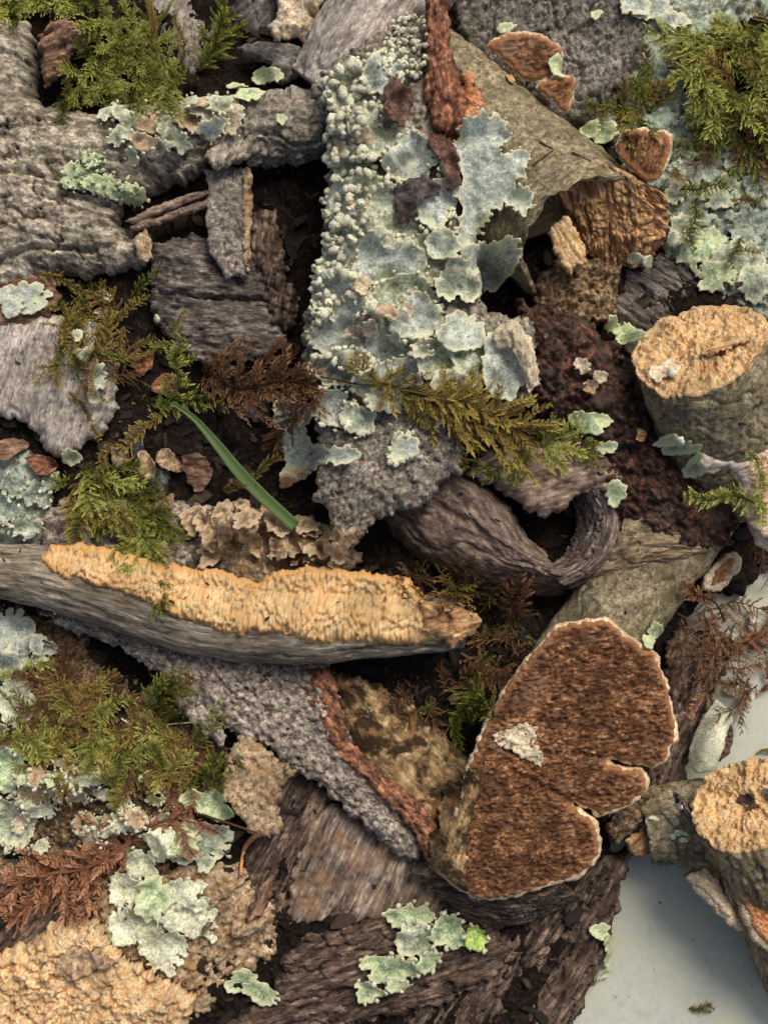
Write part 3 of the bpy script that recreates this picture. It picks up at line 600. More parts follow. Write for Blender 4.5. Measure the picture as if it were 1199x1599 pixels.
# ------------------------------------------------------------------ lichen
def blob(cx, cy, rx, ry, rot=0, lobes=7, amp=.18, seed=0, n=96):
    r = np.random.RandomState(seed); th = np.linspace(0, 2 * math.pi, n, endpoint=False); f = np.ones(n)
    tw = th + .35 * np.sin(th * 2 + r.uniform(0, 6.28)) + .22 * np.sin(th * 3 + r.uniform(0, 6.28)); ph = r.uniform(0, 3.14)
    f += amp * 1.5 * (np.abs(np.cos(lobes * .5 * tw + ph)) ** .7 - .7) * (1 + .5 * np.sin(th + ph)) + amp * .45 * (np.abs(np.cos((lobes * 1.5) * tw + ph * 2)) ** .7 - .7)
    for k in (2, 3): f += .10 * np.cos(k * th + r.uniform(0, 6.28)) * r.uniform(.5, 1.3)
    x = rx * f * np.cos(th); y = ry * f * np.sin(th); a = math.radians(rot)
    return np.stack([cx + x * math.cos(a) - y * math.sin(a), cy + x * math.sin(a) + y * math.cos(a)], 1)
_bean = None
def beans(name, P, Z, D, size, mat, parent, rs):
    """Small rolled lumps (soredia) sitting along a lichen margin, one joined part."""
    seg, ring = 7, 6; V = []; Q = []; Tt = []; g = []; cnt = 0
    for (x, y), z, (dx, dy) in zip(P, Z, D):
        s = size * rs.uniform(.55, 1.25); L = s * rs.uniform(.6, 3.4); a = math.atan2(dy, dx) + rs.uniform(-.9, .9); bend = rs.uniform(-2.6, 2.6); el = rs.uniform(-.3, .5)
        tt = np.linspace(-1, 1, ring); ang = a + bend * tt * .6
        cx = np.cumsum(np.cos(ang)) * L / ring; cy = np.cumsum(np.sin(ang)) * L / ring; cx -= cx.mean(); cy -= cy.mean(); cz = tt * L * .3 * el
        rad = s * np.sqrt(np.maximum(.12, 1 - (np.abs(tt) ** 3) * .9)) * rs.uniform(.85, 1.15, ring)
        th = np.arange(seg) * 2 * math.pi / seg
        nx, ny = -np.sin(ang), np.cos(ang)
        G = np.stack([x + cx[:, None] + nx[:, None] * rad[:, None] * np.cos(th), y + cy[:, None] + ny[:, None] * rad[:, None] * np.cos(th), z + s * .5 + cz[:, None] + rad[:, None] * np.sin(th)], 2)
        ends = np.array([[x + cx[0] - math.cos(ang[0]) * s * .45, y + cy[0] - math.sin(ang[0]) * s * .45, z + s * .5 + cz[0]], [x + cx[-1] + math.cos(ang[-1]) * s * .45, y + cy[-1] + math.sin(ang[-1]) * s * .45, z + s * .5 + cz[-1]]])
        V.append(G.reshape(-1, 3)); V.append(ends)
        i = cnt + np.arange(ring - 1)[:, None] * seg + np.arange(seg)[None]; j = cnt + np.arange(ring - 1)[:, None] * seg + (np.arange(seg)[None] + 1) % seg
        Q.append(np.stack([i, j, j + seg, i + seg], 2).reshape(-1, 4)); ar = np.arange(seg); e = cnt + ring * seg; b0 = cnt; b1 = cnt + (ring - 1) * seg
        Tt.append(np.stack([b0 + (ar + 1) % seg, b0 + ar, np.full(seg, e)], 1)); Tt.append(np.stack([b1 + ar, b1 + (ar + 1) % seg, np.full(seg, e + 1)], 1)); cnt += ring * seg + 2
    if not V: return None
    V = np.vstack(V); V += (np.stack([perlin(V / 5.0), perlin(V / 5.0 + 7), perlin(V / 5.0 + 13)], 1)) * size * .13
    o = mesh_obj(name, V, np.vstack(Q), np.vstack(Tt), mat, parent, {'gr': V / 100 + rs.rand(1, 3) * 5, 'edge': np.full(len(V), 9.)}, kind='stuff')
    hm_add(V[:, 0], V[:, 1], V[:, 2]); return o
LRS = np.random.RandomState(21)
def lobe(parent, outline, mat='lichen', curl=5, curlw=9, th=2.4, lift=3, wrinkle=3, sp=2.4, jag=2.2, jscale=9, bead=0, bstep=9, inner=0, round_=True, smooth_r=3, bmat='bead', name='lobe', wscale=22):
    o = sheet(name, outline, 0, M[mat], th=th, sp=sp, jag=jag, jscale=jscale, parent=parent, drape=True, lift=lift, curl=curl, curlw=curlw, wrinkle=wrinkle, wscale=wscale, round_=round_, smooth_r=smooth_r, relief=r_soft(1.2, 7))
    if o is None: return None
    if bead:
        R = SHEETS[o.name]; n = max(4, int(len(R) * max(2., sp) / bstep)); idx = np.linspace(0, len(R), n, endpoint=False).astype(int); idx = idx[LRS.rand(n) < .85]
        P = R[idx]; D = (np.roll(R, -3, 0) - np.roll(R, 3, 0))[idx]; nrm = np.stack([-D[:, 1], D[:, 0]], 1); nrm /= np.linalg.norm(nrm, axis=1)[:, None] + 1e-9
        P = P + nrm * LRS.uniform(-3, 5, (len(P), 1)); 
        if inner:
            lo, hi = R.min(0), R.max(0); q = lo + LRS.rand(inner * 4, 2) * (hi - lo); d, _ = sdf(q, R); q = q[d > 3][:inner]; P = np.vstack([P, q]); D = np.vstack([D, LRS.normal(size=(len(q), 2))])
        Z = hm_at(P[:, 0], P[:, 1], hm_smooth(1)); beans('curled_rim', P, Z - 1, D, bead, M[bmat], o, LRS)
    return o

# ------------------------------------------------------------------ the setting: table top and the humus under the heap, coloured dark as gap shade
t_o = sheet('tabletop', [(-1400, -1300), (2600, -1300), (2600, 2900), (-1400, 2900)], 0, M['table'], th=40, sp=100, jag=0, hm=False, kind='structure')
tv = np.zeros(len(t_o.data.vertices) * 3, np.float32); t_o.data.vertices.foreach_get('co', tv); tv = tv.reshape(-1, 3); half = len(tv) // 2; tv[:half, 2] = 0; tv[half:, 2] = -40 * S; t_o.data.vertices.foreach_set('co', tv.ravel()); t_o.location.z = 0; t_o.data.update()
heap = [(-70, -70), (1280, -70), (1280, 850), (1180, 900), (1090, 940), (1050, 1010), (1040, 1160), (1000, 1230), (950, 1240), (955, 1330), (930, 1450), (870, 1570), (850, 1680), (450, 1680), (-70, 1680)]
mound = sheet('humus', heap, 18, M['soil'], th=30, sp=5, jag=14, jscale=40, dome=60, domeh=28, solid=True, relief=r_sum(r_crumb(9, 26), r_soft(12, 120)), kind='stuff', label='crumbly humus under the pile of bark and moss, coloured near black as gap shade', cat='humus')
def litter(name, label, poly, n, size, seed, mat='litter', zoff=0, dark=.0):
    r = np.random.RandomState(seed); P = rand_in(poly, n, r); V = []; Q = []; rv = []; cnt = 0; m = hm_smooth(1)
    for (x, y) in P:
        X, Y = U(x, y, 40); z = float(hm_at(np.array([X]), np.array([Y]), m)[0]) + zoff; L = r.uniform(*size) * r.choice([.6, 1, 1.6]); W_ = L * r.uniform(.15, .6); T_ = W_ * r.uniform(.2, .6)
        a = r.uniform(0, 6.28); ti = r.uniform(-.45, .45); c_, s_ = math.cos(a), math.sin(a); v = []
        for dz in (-1, 1):
            for du, dv in ((-1, -.7), (.1, -1), (1, -.5), (.8, .8), (-.2, 1), (-1.1, .4)):
                u = du * L * .5 * r.uniform(.75, 1.1); vv = dv * W_ * .5 * r.uniform(.6, 1.15); zz = dz * T_ * .5 * r.uniform(.5, 1.2) + u * ti; v.append((X + u * c_ - vv * s_, Y + u * s_ + vv * c_, max(.5, z + T_ * .3 + zz)))
        V += v; Q += [[cnt + 6, cnt + 7, cnt + 8, cnt + 9], [cnt + 6, cnt + 9, cnt + 10, cnt + 11], [cnt + 3, cnt + 2, cnt + 1, cnt], [cnt + 5, cnt + 4, cnt + 3, cnt]] + [[cnt + i, cnt + (i + 1) % 6, cnt + 6 + (i + 1) % 6, cnt + 6 + i] for i in range(6)]
        rv += [min(1, r.rand() * (1 - dark))] * 12; cnt += 12
    V = np.array(V); return mesh_obj(name, V, np.array(Q), np.zeros((0, 3), int), M[mat], None, {'rnd': rv, 'gr': V / 100, 'edge': np.full(len(V), 9.)}, smooth=False, kind='stuff', label=label, cat='litter')
litter('bark_litter', 'loose brown bark crumbs lying between the larger pieces', heap, 3400, (8, 27), 3, dark=.25)

def offset(outline, d, step=6):
    R = densify(outline, step, 0, 1, 0, True); A = .5 * np.sum(R[:, 0] * np.roll(R[:, 1], -1) - np.roll(R[:, 0], -1) * R[:, 1])
    tg = np.roll(R, -2, 0) - np.roll(R, 2, 0); tg /= np.linalg.norm(tg, axis=1)[:, None] + 1e-9; nrm = np.stack([tg[:, 1], -tg[:, 0]], 1) * (1 if A > 0 else -1)
    return R - nrm * d
def B(name, label, cat, outline, z, mat, **k):
    return sheet(name, outline, z, M[mat], label=label, cat=cat, **k)

# ------------------------------------------------------------------ lower layer of the heap
B('bark_piece', 'rough dark grey bark with lichen specks behind the small brown brackets', 'bark', [(690, -40), (1000, -40), (1022, 60), (1012, 118), (985, 130), (945, 185), (890, 205), (800, 150), (720, 60)], 62, 'greyrough', th=40, dome=45, domeh=30, relief=r_sum(r_bark(7, 30, 22, 12), r_knob(3, 9)), grain=20, jag=6)
B('bark_piece', 'bark sheet crusted with pale green lichen under the right-hand moss', 'bark', [(880, 150), (960, 170), (1010, -40), (1240, -40), (1240, 540), (1150, 480), (1080, 440), (1030, 400), (1040, 320), (960, 260)], 52, 'crustlich', th=40, dome=40, domeh=20, relief=r_sum(r_knob(6, 13), r_bark(6, 60, 40, 10)), jag=8)
B('wood_piece', 'wood behind the thick broken stick, coloured dark to stand in for shadow', 'wood', [(960, 395), (1080, 385), (1120, 440), (1060, 500), (990, 560), (930, 500)], 46, 'dark', th=30, dome=30, domeh=14, relief=r_fibre(4), grain=-30)  # dark sheet filling a shadow region, shade carried by its colour
rot = B('rotten_log', 'dark reddish rotten log chunk beside the thick broken stick', 'log', [(815, 470), (900, 480), (970, 540), (1010, 640), (1090, 705), (1165, 790), (1145, 850), (1080, 862), (1000, 850), (940, 770), (890, 680), (830, 640)], 150, 'rot', th=90, dome=50, domeh=40, relief=r_sum(r_crumb(11, 17), r_fibre(4, 60, 9)), grain=-45, jag=7)
tube('log', [(1085, 788, 74, 70), (1057, 827, 74, 72), (957, 962, 73, 72), (860, 1092, 72, 72)], M['tan'], relief=r_sum(r_soft(5, 70), r_bark(2.0, 30, 30, 3)), label='tan log passing under the hollow log and the large brown bracket', cat='log')
B('wood_piece', 'dark grey cracked plank below the little moss sprig', 'wood', [(235, 380), (300, 365), (380, 375), (430, 400), (440, 470), (450, 530), (420, 560), (340, 570), (270, 550), (230, 480)], 78, 'dark', th=30, dome=40, domeh=18, relief=r_sum(r_fibre(2.6, 60, 7), r_plates(4, 60, 24, 6, 2.0)), grain=-4, jag=5, seams=[([(250, 458), (330, 466), (420, 468), (450, 462)], 14, 6)])
B('bark_piece', 'dark brown bark between the forked log and the lichen, darkened further as painted shade', 'bark', [(385, 245), (470, 235), (540, 225), (540, 330), (500, 400), (450, 420), (400, 400), (385, 330)], 34, 'rot', th=30, dome=30, domeh=16, relief=r_bark(8, 50, 16, 10), grain=-80, jag=6)  # brown bark given a darker material so the gap's shade is in the colour
B('wood_piece', 'brown rotten wood strip hanging beside the flat grey chip', 'wood', [(385, 330), (430, 325), (445, 400), (450, 440), (470, 470), (455, 520), (425, 500), (405, 440), (390, 400)], 84, 'plank', th=20, dome=14, domeh=8, relief=r_sum(r_bark(6, 16, 14, 8), r_knob(3, 8)), grain=80, jag=7)
B('bark_piece', 'pale smooth bark piece below the forked grey log', 'bark', [(-40, 490), (60, 485), (150, 500), (182, 560), (180, 640), (160, 680), (130, 690), (105, 722), (70, 705), (60, 680), (20, 650), (-40, 655)], 84, 'pale', th=14, dome=40, domeh=22, relief=r_sum(r_bark(3, 40, 16, 4), r_soft(4, 50)), grain=70, jag=5)
B('bark_piece', 'brown edged bark strip carrying a pale lichen patch', 'bark', [(-40, 440), (40, 410), (95, 415), (90, 470), (70, 500), (-40, 530)], 90, 'chip', th=16, dome=20, domeh=10, relief=r_bark(5, 30, 14, 6), grain=5, jag=6)
B('bark_piece', 'grey lichen-flecked bark at the start of the yellow-crusted branch', 'bark', [(-40, 690), (50, 705), (90, 740), (75, 790), (60, 850), (-40, 855)], 66, 'crustlich', th=30, dome=30, domeh=16, relief=r_sum(r_knob(6, 13), r_bark(5, 30, 16, 6)), grain=60, jag=6)
B('bark_piece', 'knobbly grey bark behind the yellow fungus crust', 'bark', [(50, 800), (110, 775), (200, 780), (330, 790), (340, 850), (400, 900), (300, 905), (160, 880), (60, 860)], 66, 'slab', th=30, dome=30, domeh=16, relief=r_sum(r_knob(6, 11), r_bark(4, 30, 16, 6)), grain=10, jag=6)
B('bark_piece', 'tan bark under the crinkled tan lichen', 'bark', [(290, 800), (420, 790), (520, 820), (565, 870), (540, 910), (400, 920), (300, 890)], 62, 'tanchip', th=30, dome=30, domeh=14, relief=r_sum(r_knob(5, 12), r_soft(6, 40)), jag=6)
B('wood_piece', 'dark red-brown plank in the gap below the grey slab', 'wood', [(400, 1220), (470, 1195), (520, 1240), (500, 1300), (455, 1390), (440, 1450), (390, 1420), (380, 1340)], 52, 'plank', th=30, dome=24, domeh=12, relief=r_fibre(5, 120, 8), grain=62, jag=4)
B('wood_piece', 'grey-brown split wood below the tail of the grey slab', 'wood', [(470, 1290), (520, 1255), (600, 1290), (680, 1350), (720, 1395), (700, 1440), (600, 1440), (500, 1440), (445, 1450), (455, 1380)], 60, 'plankgrey', th=30, dome=30, domeh=16, relief=r_sum(r_fibre(3.0, 130, 11), r_soft(6, 40)), grain=65, jag=5)
B('wood_piece', 'broad dark brown plank running under the torn side of the large bracket', 'wood', [(700, 1420), (800, 1410), (900, 1380), (940, 1340), (985, 1330), (972, 1400), (955, 1470), (930, 1540), (880, 1640), (600, 1660), (640, 1540), (760, 1500)], 42, 'plank', th=42, dome=34, domeh=18, relief=r_fibre(7, 160, 9, 1.2), grain=58, jag=5, jscale=24, seams=[([(940, 1350), (870, 1480), (800, 1620)], 12, 7), ([(900, 1440), (830, 1560), (790, 1640)], 9, 6)])
B('wood_piece', 'reddish brown plank with frayed top edge under the small green-grey lichen', 'wood', [(330, 1620), (370, 1590), (420, 1565), (440, 1500), (475, 1465), (560, 1445), (640, 1425), (700, 1425), (780, 1450), (800, 1490), (770, 1530), (700, 1570), (560, 1600), (450, 1640)], 66, 'plank', th=36, dome=34, domeh=20, relief=r_fibre(7, 130, 9, 1.1), grain=18, jag=5)
B('wood_piece', 'dark brown plank between the big brown bracket and the white shell fungus', 'wood', [(1050, 985), (1110, 990), (1150, 1010), (1120, 1080), (1085, 1160), (1070, 1235), (1010, 1240), (1010, 1160), (1030, 1080)], 52, 'plank', th=50, dome=26, domeh=16, relief=r_fibre(6, 90, 8), grain=70, jag=6)
B('bark_piece', 'lichen-covered bark bed under the left moss clump', 'bark', [(-40, 930), (60, 950), (130, 990), (160, 1040), (260, 1080), (350, 1150), (370, 1250), (350, 1330), (200, 1400), (-40, 1400)], 52, 'corerot', th=40, dome=40, domeh=16, relief=r_sum(r_knob(7, 14), r_soft(8, 50)), jag=10)
B('bark_piece', 'crumbly grey-brown bark holding the broken peach wood', 'bark', [(150, 1380), (300, 1340), (400, 1360), (450, 1420), (420, 1500), (370, 1530), (300, 1600), (200, 1620), (140, 1500)], 50, 'tanchip', th=36, dome=30, domeh=16, relief=r_sum(r_knob(7, 15), r_fibre(4, 50, 9)), grain=40, jag=8)
B('bark_piece', 'dark brown bark above the broken peach wood', 'bark', [(-40, 1390), (60, 1380), (150, 1400), (120, 1460), (40, 1500), (-40, 1510)], 68, 'plank', th=36, dome=24, domeh=14, relief=r_fibre(6, 60, 9), grain=50, jag=6)
for i, (pts, lab, m_) in enumerate([
    ([(150, -40), (330, -40), (345, 60), (300, 90), (210, 80), (160, 50)], 'smooth grey bark behind the bright green moss', 'pale'),
    ([(240, 30), (330, 20), (320, 100), (290, 130), (250, 100)], 'small brown-grey bark flake standing in the bright moss', 'plate'),
    ([(360, -40), (470, -40), (450, 30), (400, 60), (360, 40)], 'dark bark beside the cream broken wood', 'charcoal')]):
    B('bark_piece', lab, 'bark', pts, 40 + 8 * i, m_, th=24, dome=26, domeh=16, relief=r_bark(4, 40, 16, 5), grain=60, jag=5)

# ------------------------------------------------------------------ forked grey log, top left
t = thing('forked_log', 'weathered grey forked log with cracked bark and green lichen on its arm', 'log', 150, 260, 40)
sheet('trunk', [(-60, 22), (40, 32), (50, 60), (60, 105), (55, 150), (72, 166), (130, 176), (200, 168), (290, 160), (370, 150), (392, 170), (396, 210), (335, 258), (290, 285), (230, 302), (192, 322), (182, 350), (205, 372), (236, 362), (240, 408), (180, 428), (100, 432), (50, 448), (-60, 470)], 66, M['grey'], th=20, dome=85, domeh=64, solid=True, relief=r_sum(r_plates(8, 64, 30, 13, 2.4), r_soft(5, 60)), grain=-8, parent=t, jag=5,
      seams=[([(0, 285), (40, 282), (80, 290), (130, 300)], 13, 6), ([(60, 300), (150, 312)], 12, 6), ([(0, 370), (50, 352), (80, 350)], 13, 6), ([(110, 318), (180, 330)], 10, 6), ([(0, 210), (35, 212), (55, 208)], 12, 6), ([(0, 420), (60, 395), (150, 400), (200, 380)], 14, 6), ([(100, 350), (96, 395)], 8, 5), ([(150, 380), (165, 420)], 9, 5)])
sheet('bark_plate', [(366, 148), (400, 152), (404, 200), (402, 238), (370, 255), (335, 264), (312, 242), (345, 218), (362, 190)], 138, M['grey'], th=14, dome=12, domeh=7, relief=r_bark(4, 30, 14, 6), grain=60, parent=t, jag=4)
tube('arm', [(380, 208, 92, 58), (440, 200, 86, 56), (500, 192, 80, 52), (545, 186, 74, 46)], M['plate'], parent=t, relief=r_sum(r_bark(6, 26, 18, 10), r_knob(3, 10)))
for pts, gr in (([(190, 345), (240, 322), (300, 300), (332, 296), (325, 305), (270, 325), (215, 352)], 20), ([(200, 352), (270, 330), (335, 306), (326, 322), (280, 338), (230, 356), (205, 362)], 18)):
    sheet('splinter', pts, 104, M['flap'], th=8, dome=8, domeh=5, relief=r_fibre(3, 60, 5), grain=gr, parent=t, jag=2, sp=2)
B('bark_chip', 'flat grey-pink bark chip with tan edge hanging below the forked log', 'bark', [(322, 268), (360, 258), (392, 262), (390, 330), (388, 400), (386, 432), (352, 436), (338, 412), (325, 395), (322, 340)], 106, 'plate', th=16, dome=12, domeh=6, relief=r_sum(r_plates(5, 40, 22, 6, 2.2), r_knob(2, 9)), grain=80, jag=3.5)
B('bark_chip', 'narrow tan bark edge along the flat grey-pink chip', 'bark', [(380, 275), (393, 270), (394, 330), (391, 385), (388, 425), (380, 400), (378, 340)], 112, 'tanchip', th=14, dome=5, domeh=3, relief=r_knob(4, 9), jag=3, sp=2.2)
B('bark_chip', 'small tan bark chip under the end of the forked log', 'bark', [(205, 375), (228, 358), (240, 380), (236, 405), (215, 408)], 112, 'tanchip', th=10, dome=8, domeh=4, relief=r_knob(3, 8), jag=3)
B('wood_piece', 'brown fibrous wood chunk beside the bright green moss', 'wood', [(60, 48), (75, 30), (120, 32), (142, 58), (128, 75), (108, 85), (100, 108), (66, 132), (60, 100)], 104, 'chip', th=30, dome=18, domeh=14, relief=r_fibre(6, 40, 9), grain=25, jag=5)

# cream broken wood and smooth bark at the top
B('wood_piece', 'cream broken wood end with a dark hole at the top edge', 'wood', [(425, -40), (505, -40), (500, 20), (492, 50), (470, 62), (440, 55), (428, 62), (420, 40), (432, 15)], 96, 'woodwhite', th=30, dome=18, domeh=12, relief=r_crumb(7, 14), jag=5, seams=[([(484, 14), (492, 22)], 26, 10)], sp=2.4)
tube('branch', [(655, -60, 84, 80), (610, 10, 84, 82), (560, 75, 82, 80), (505, 145, 72, 62)], M['pale'], relief=r_sum(r_bark(2.5, 40, 18, 4), r_soft(5, 60)), label='smooth pinkish grey branch behind the top of the lichen column', cat='branch')
B('bark_chip', 'charcoal grey curved bark flake beside the cream broken wood', 'bark', [(368, 72), (400, 62), (460, 66), (482, 90), (470, 118), (440, 132), (425, 118), (420, 98), (385, 88)], 92, 'charcoal', th=12, dome=18, domeh=12, relief=r_bark(3, 30, 14, 4), grain=-10, jag=3)
B('bark_chip', 'dull brown-grey bark flake tucked under the lichen column top', 'bark', [(478, 100), (545, 60), (560, 110), (530, 150), (490, 150)], 128, 'plate', th=14, dome=16, domeh=8, relief=r_bark(4, 24, 14, 5), grain=40, jag=4)

# ------------------------------------------------------------------ tan hollow log, top right
t = thing('hollow_log', 'tan smooth-barked log with a broken end showing orange split wood', 'log', 860, 240, 30)
def sl(th): return -105 * np.clip(np.sin(th), 0, 1) ** 1.1 - 32 * (1 + np.cos(th))
o, fr = tube('bark', [(606, 98, 88, 96), (650, 136, 90, 114), (790, 257, 92, 118), (925, 372, 92, 120), (968, 409, 90, 120)], M['tan'], parent=t, zr=130, relief=r_sum(r_soft(5, 70), r_bark(1.4, 18, 26, 2.0), r_fine(1.0, 9)), slant=sl, ragged=9, wall=7)
tube('rotten_core', [(700, 178, 90, 96), (800, 262, 88, 94), (850, 305, 86, 90)], M['rot'], parent=t, zr=130, relief=r_crumb(6, 16))
patch('split_wood', [[(862, 300, 170), (905, 280, 186), (965, 286, 178), (1034, 312, 142)], [(884, 334, 122), (928, 326, 138), (985, 330, 140), (1046, 340, 118)], [(902, 372, 98), (942, 370, 112), (990, 376, 114), (1040, 372, 100)], [(915, 412, 60), (950, 418, 70), (985, 412, 74), (1018, 400, 66)]], M['core'], th=14, relief=r_sum(r_fibre(6, 60, 12, 1.6), r_crumb(4, 20)), parent=t, grain_v=True, sp=2.2)
B('wood_piece', 'crumbly brown and grey rotten wood below the hollow log end', 'wood', [(838, 440), (870, 405), (930, 400), (975, 420), (968, 470), (960, 505), (915, 508), (870, 495), (840, 480)], 96, 'corerot', th=40, dome=34, domeh=22, relief=r_sum(r_crumb(8, 14), r_knob(4, 9)), jag=6, sp=2.4)
for pts, z in (([(856, 362), (876, 336), (890, 340), (904, 362), (916, 392), (914, 412), (900, 412), (892, 428), (876, 412), (866, 392)], 158), ([(880, 385), (896, 380), (908, 400), (905, 425), (893, 418)], 142)):
    sheet('splinter', pts, z, M['woodend'], th=22, dome=7, domeh=5, relief=r_fibre(3.5, 40, 6), grain=-60, parent=t, jag=4, sp=2)
for p0, p1 in (((822, 212), (862, 232)), ((832, 258), (862, 236)), ((892, 238), (922, 252)), ((818, 270), (824, 274)), ((1000, 120), (1004, 124))):
    if p0[0] > 999: continue
    wire('twig_mark', [p0, ((p0[0] + p1[0]) / 2, (p0[1] + p1[1]) / 2 - 1), p1], 2.4, M['leafdark'], t, lift=1)
# reddish rotten strip
t = thing('rotten_strip', 'reddish rotten bark strip with orange crumbly end on the tan log', 'bark', 705, 110, 110)
sheet('strip', [(668, -40), (704, -40), (702, 40), (706, 85), (728, 118), (738, 160), (738, 195), (705, 208), (676, 195), (664, 140), (660, 80)], 218, M['redstrip'], th=30, dome=20, domeh=16, relief=r_sum(r_bark(5, 50, 12, 7), r_knob(3, 7)), grain=88, parent=t, jag=4, sp=2.4)
sheet('crumbly_end', [(722, 118), (732, 104), (742, 120), (736, 132), (752, 138), (758, 165), (752, 192), (735, 200), (722, 212), (716, 205), (724, 160)], 224, M['orange'], th=24, dome=10, domeh=9, relief=r_crumb(5, 8), parent=t, jag=4, sp=2)

# ------------------------------------------------------------------ thick broken sticks
t = thing('broken_stick', 'thick olive-barked stick with a broken yellow wood end', 'stick', 1180, 640, 20)
o, fr = tube('bark', [(1200, 735, 66, 112), (1172, 682, 114, 112), (1136, 618, 170, 111), (1092, 543, 232, 108)], M['tan'], parent=t, relief=r_sum(r_soft(3, 60), r_bark(2.2, 22, 26, 4)), slant=lambda th: 6 * np.sin(th * 2), ragged=7, cap1=False, zr=225)
end_cap('broken_end', fr, M['woodend'], t, r_sum(r_crumb(4.5, 11), r_knob(3, 13)), push=2, dish=-4, pits=[(-38, -8, 34, 16), (20, 30, 26, 8)])
sheet('knot', blob(1128, 538, 32, 11, -22, 5, .2, 5), 0, M['core'], drape=True, lift=1.2, th=4, sp=1.8, jag=4, jscale=8, relief=r_crumb(3, 8), parent=t, smooth_r=1)
sheet('pale_patch', blob(1036, 576, 26, 18, -20, 6, .2, 6), 0, M['woodwhite'], drape=True, lift=1.0, th=4, sp=1.8, jag=4, jscale=8, relief=r_crumb(3, 8), parent=t, smooth_r=1)
t = thing('broken_stick', 'upright stick with a round crumbly yellow end beside the white table', 'stick', 1190, 1330, 1)
o, fr = tube('bark', [(1330, 1580, 40, 92), (1272, 1450, 84, 94), (1208, 1326, 152, 94), (1166, 1254, 205, 90)], M['logtan'], parent=t, relief=r_sum(r_bark(5, 50, 18, 7), r_soft(3, 40)), slant=lambda th: 5 * np.sin(th * 2 + 1), ragged=8, cap1=False, zr=205)
end_cap('broken_end', fr, M['woodend'], t, r_sum(r_crumb(6.5, 13), r_knob(3, 12)), push=3, dish=-3, pits=[(0, 0, 16, 12)])
sheet('knot', blob(1164, 1248, 12, 8, 0, 5, .2, 7), 0, M['rot'], drape=True, lift=1.2, th=4, sp=1.8, jag=3, jscale=7, relief=r_crumb(2, 6), parent=t, smooth_r=1)
sheet('dark_chip', blob(1146, 1197, 10, 5, -10, 4, .15, 8), 0, M['charcoal'], drape=True, lift=2, th=3, sp=1.6, jag=1.5, parent=t, smooth_r=1)
tube('side_stub', [(1190, 1315, 78, 76), (1120, 1292, 76, 72), (1060, 1288, 66, 66), (1010, 1292, 60, 58)], M['tan'], parent=t, relief=r_sum(r_bark(4, 40, 22, 5), r_soft(4, 40)), slant=lambda th: 6 * np.cos(th), ragged=6)
sheet('torn_bark', [(946, 1290), (975, 1262), (1010, 1245), (1040, 1232), (1030, 1262), (1000, 1290), (975, 1312), (955, 1320)], 96, M['corerot'], th=34, dome=14, domeh=10, relief=r_fibre(4, 40, 7), grain=38, parent=t, jag=4, sp=2.4)
sheet('torn_bark', [(975, 1318), (1000, 1295), (1018, 1300), (1020, 1325), (1000, 1345), (985, 1335)], 92, M['core'], th=34, dome=12, domeh=8, relief=r_fibre(4, 30, 6), grain=40, parent=t, jag=4, sp=2.4)
patch('bark_flap', [[(1050, 1240, 150), (1075, 1290, 160), (1115, 1330, 160), (1165, 1350, 160)], [(1060, 1245, 172), (1085, 1285, 176), (1120, 1318, 176), (1168, 1336, 174)], [(1072, 1262, 160), (1094, 1290, 160), (1128, 1315, 160), (1170, 1328, 160)]], M['curlrim'], th=5, relief=r_fibre(2.5, 80, 6), parent=t, sp=2.5)
for i, (x, y, rx, ry) in enumerate([(1052, 1282, 5, 8), (1060, 1300, 8, 6), (1050, 1306, 5, 5), (1066, 1312, 6, 5), (1042, 1272, 7, 4), (1020, 1278, 8, 4), (1058, 1258, 5, 6)]):
    sheet('lichen_dot', blob(x, y, rx, ry, 0, 4, .12, i, 24), 0, M['lichen3'], th=3, sp=1.6, jag=1, drape=True, lift=1, dome=4, domeh=2, parent=t, smooth_r=4)

# ------------------------------------------------------------------ hollow purple-brown log in the middle
t = thing('hollow_log', 'purple-brown hollow log with a dark open cavity on top', 'log', 820, 830, 30)
patch('shell', [[(580, 790, 40), (655, 880, 40), (750, 925, 40), (850, 936, 40), (930, 925, 42), (1010, 912, 44), (1080, 890, 44)],
                [(596, 780, 78), (664, 862, 92), (752, 902, 96), (848, 914, 96), (930, 905, 92), (1005, 888, 90), (1075, 866, 86)],
                [(620, 762, 104), (684, 828, 126), (756, 872, 134), (836, 892, 134), (900, 894, 124), (985, 868, 116), (1060, 846, 106)],
                [(660, 745, 116), (712, 785, 142), (765, 835, 150), (818, 868, 146), (868, 888, 128), (960, 850, 118), (1040, 828, 108)]], M['curl'], th=9, relief=r_sum(r_soft(3, 50), r_bark(.5, 70, 40, 5, .6), r_fine(1.3, 8)), parent=t)
patch('bark_body', [[(890, 930, 46), (975, 925, 56), (1070, 905, 60)], [(925, 900, 112), (1000, 886, 136), (1092, 872, 122)], [(955, 852, 138), (1014, 848, 160), (1112, 848, 136)], [(975, 790, 138), (1020, 806, 156), (1090, 822, 136)]], M['logtan'], th=10, relief=r_sum(r_fibre(2.2, 70, 12), r_soft(4, 40)), parent=t)
patch('shell_wall', [[(660, 745, 116), (712, 785, 142), (765, 835, 150), (818, 868, 146), (868, 888, 128)], [(690, 735, 118), (735, 762, 144), (782, 806, 150), (812, 850, 142), (862, 882, 118)], [(715, 732, 90), (752, 752, 108), (795, 790, 108), (822, 830, 96), (858, 868, 82)]], M['curl'], th=7, relief=r_soft(3, 30), parent=t)
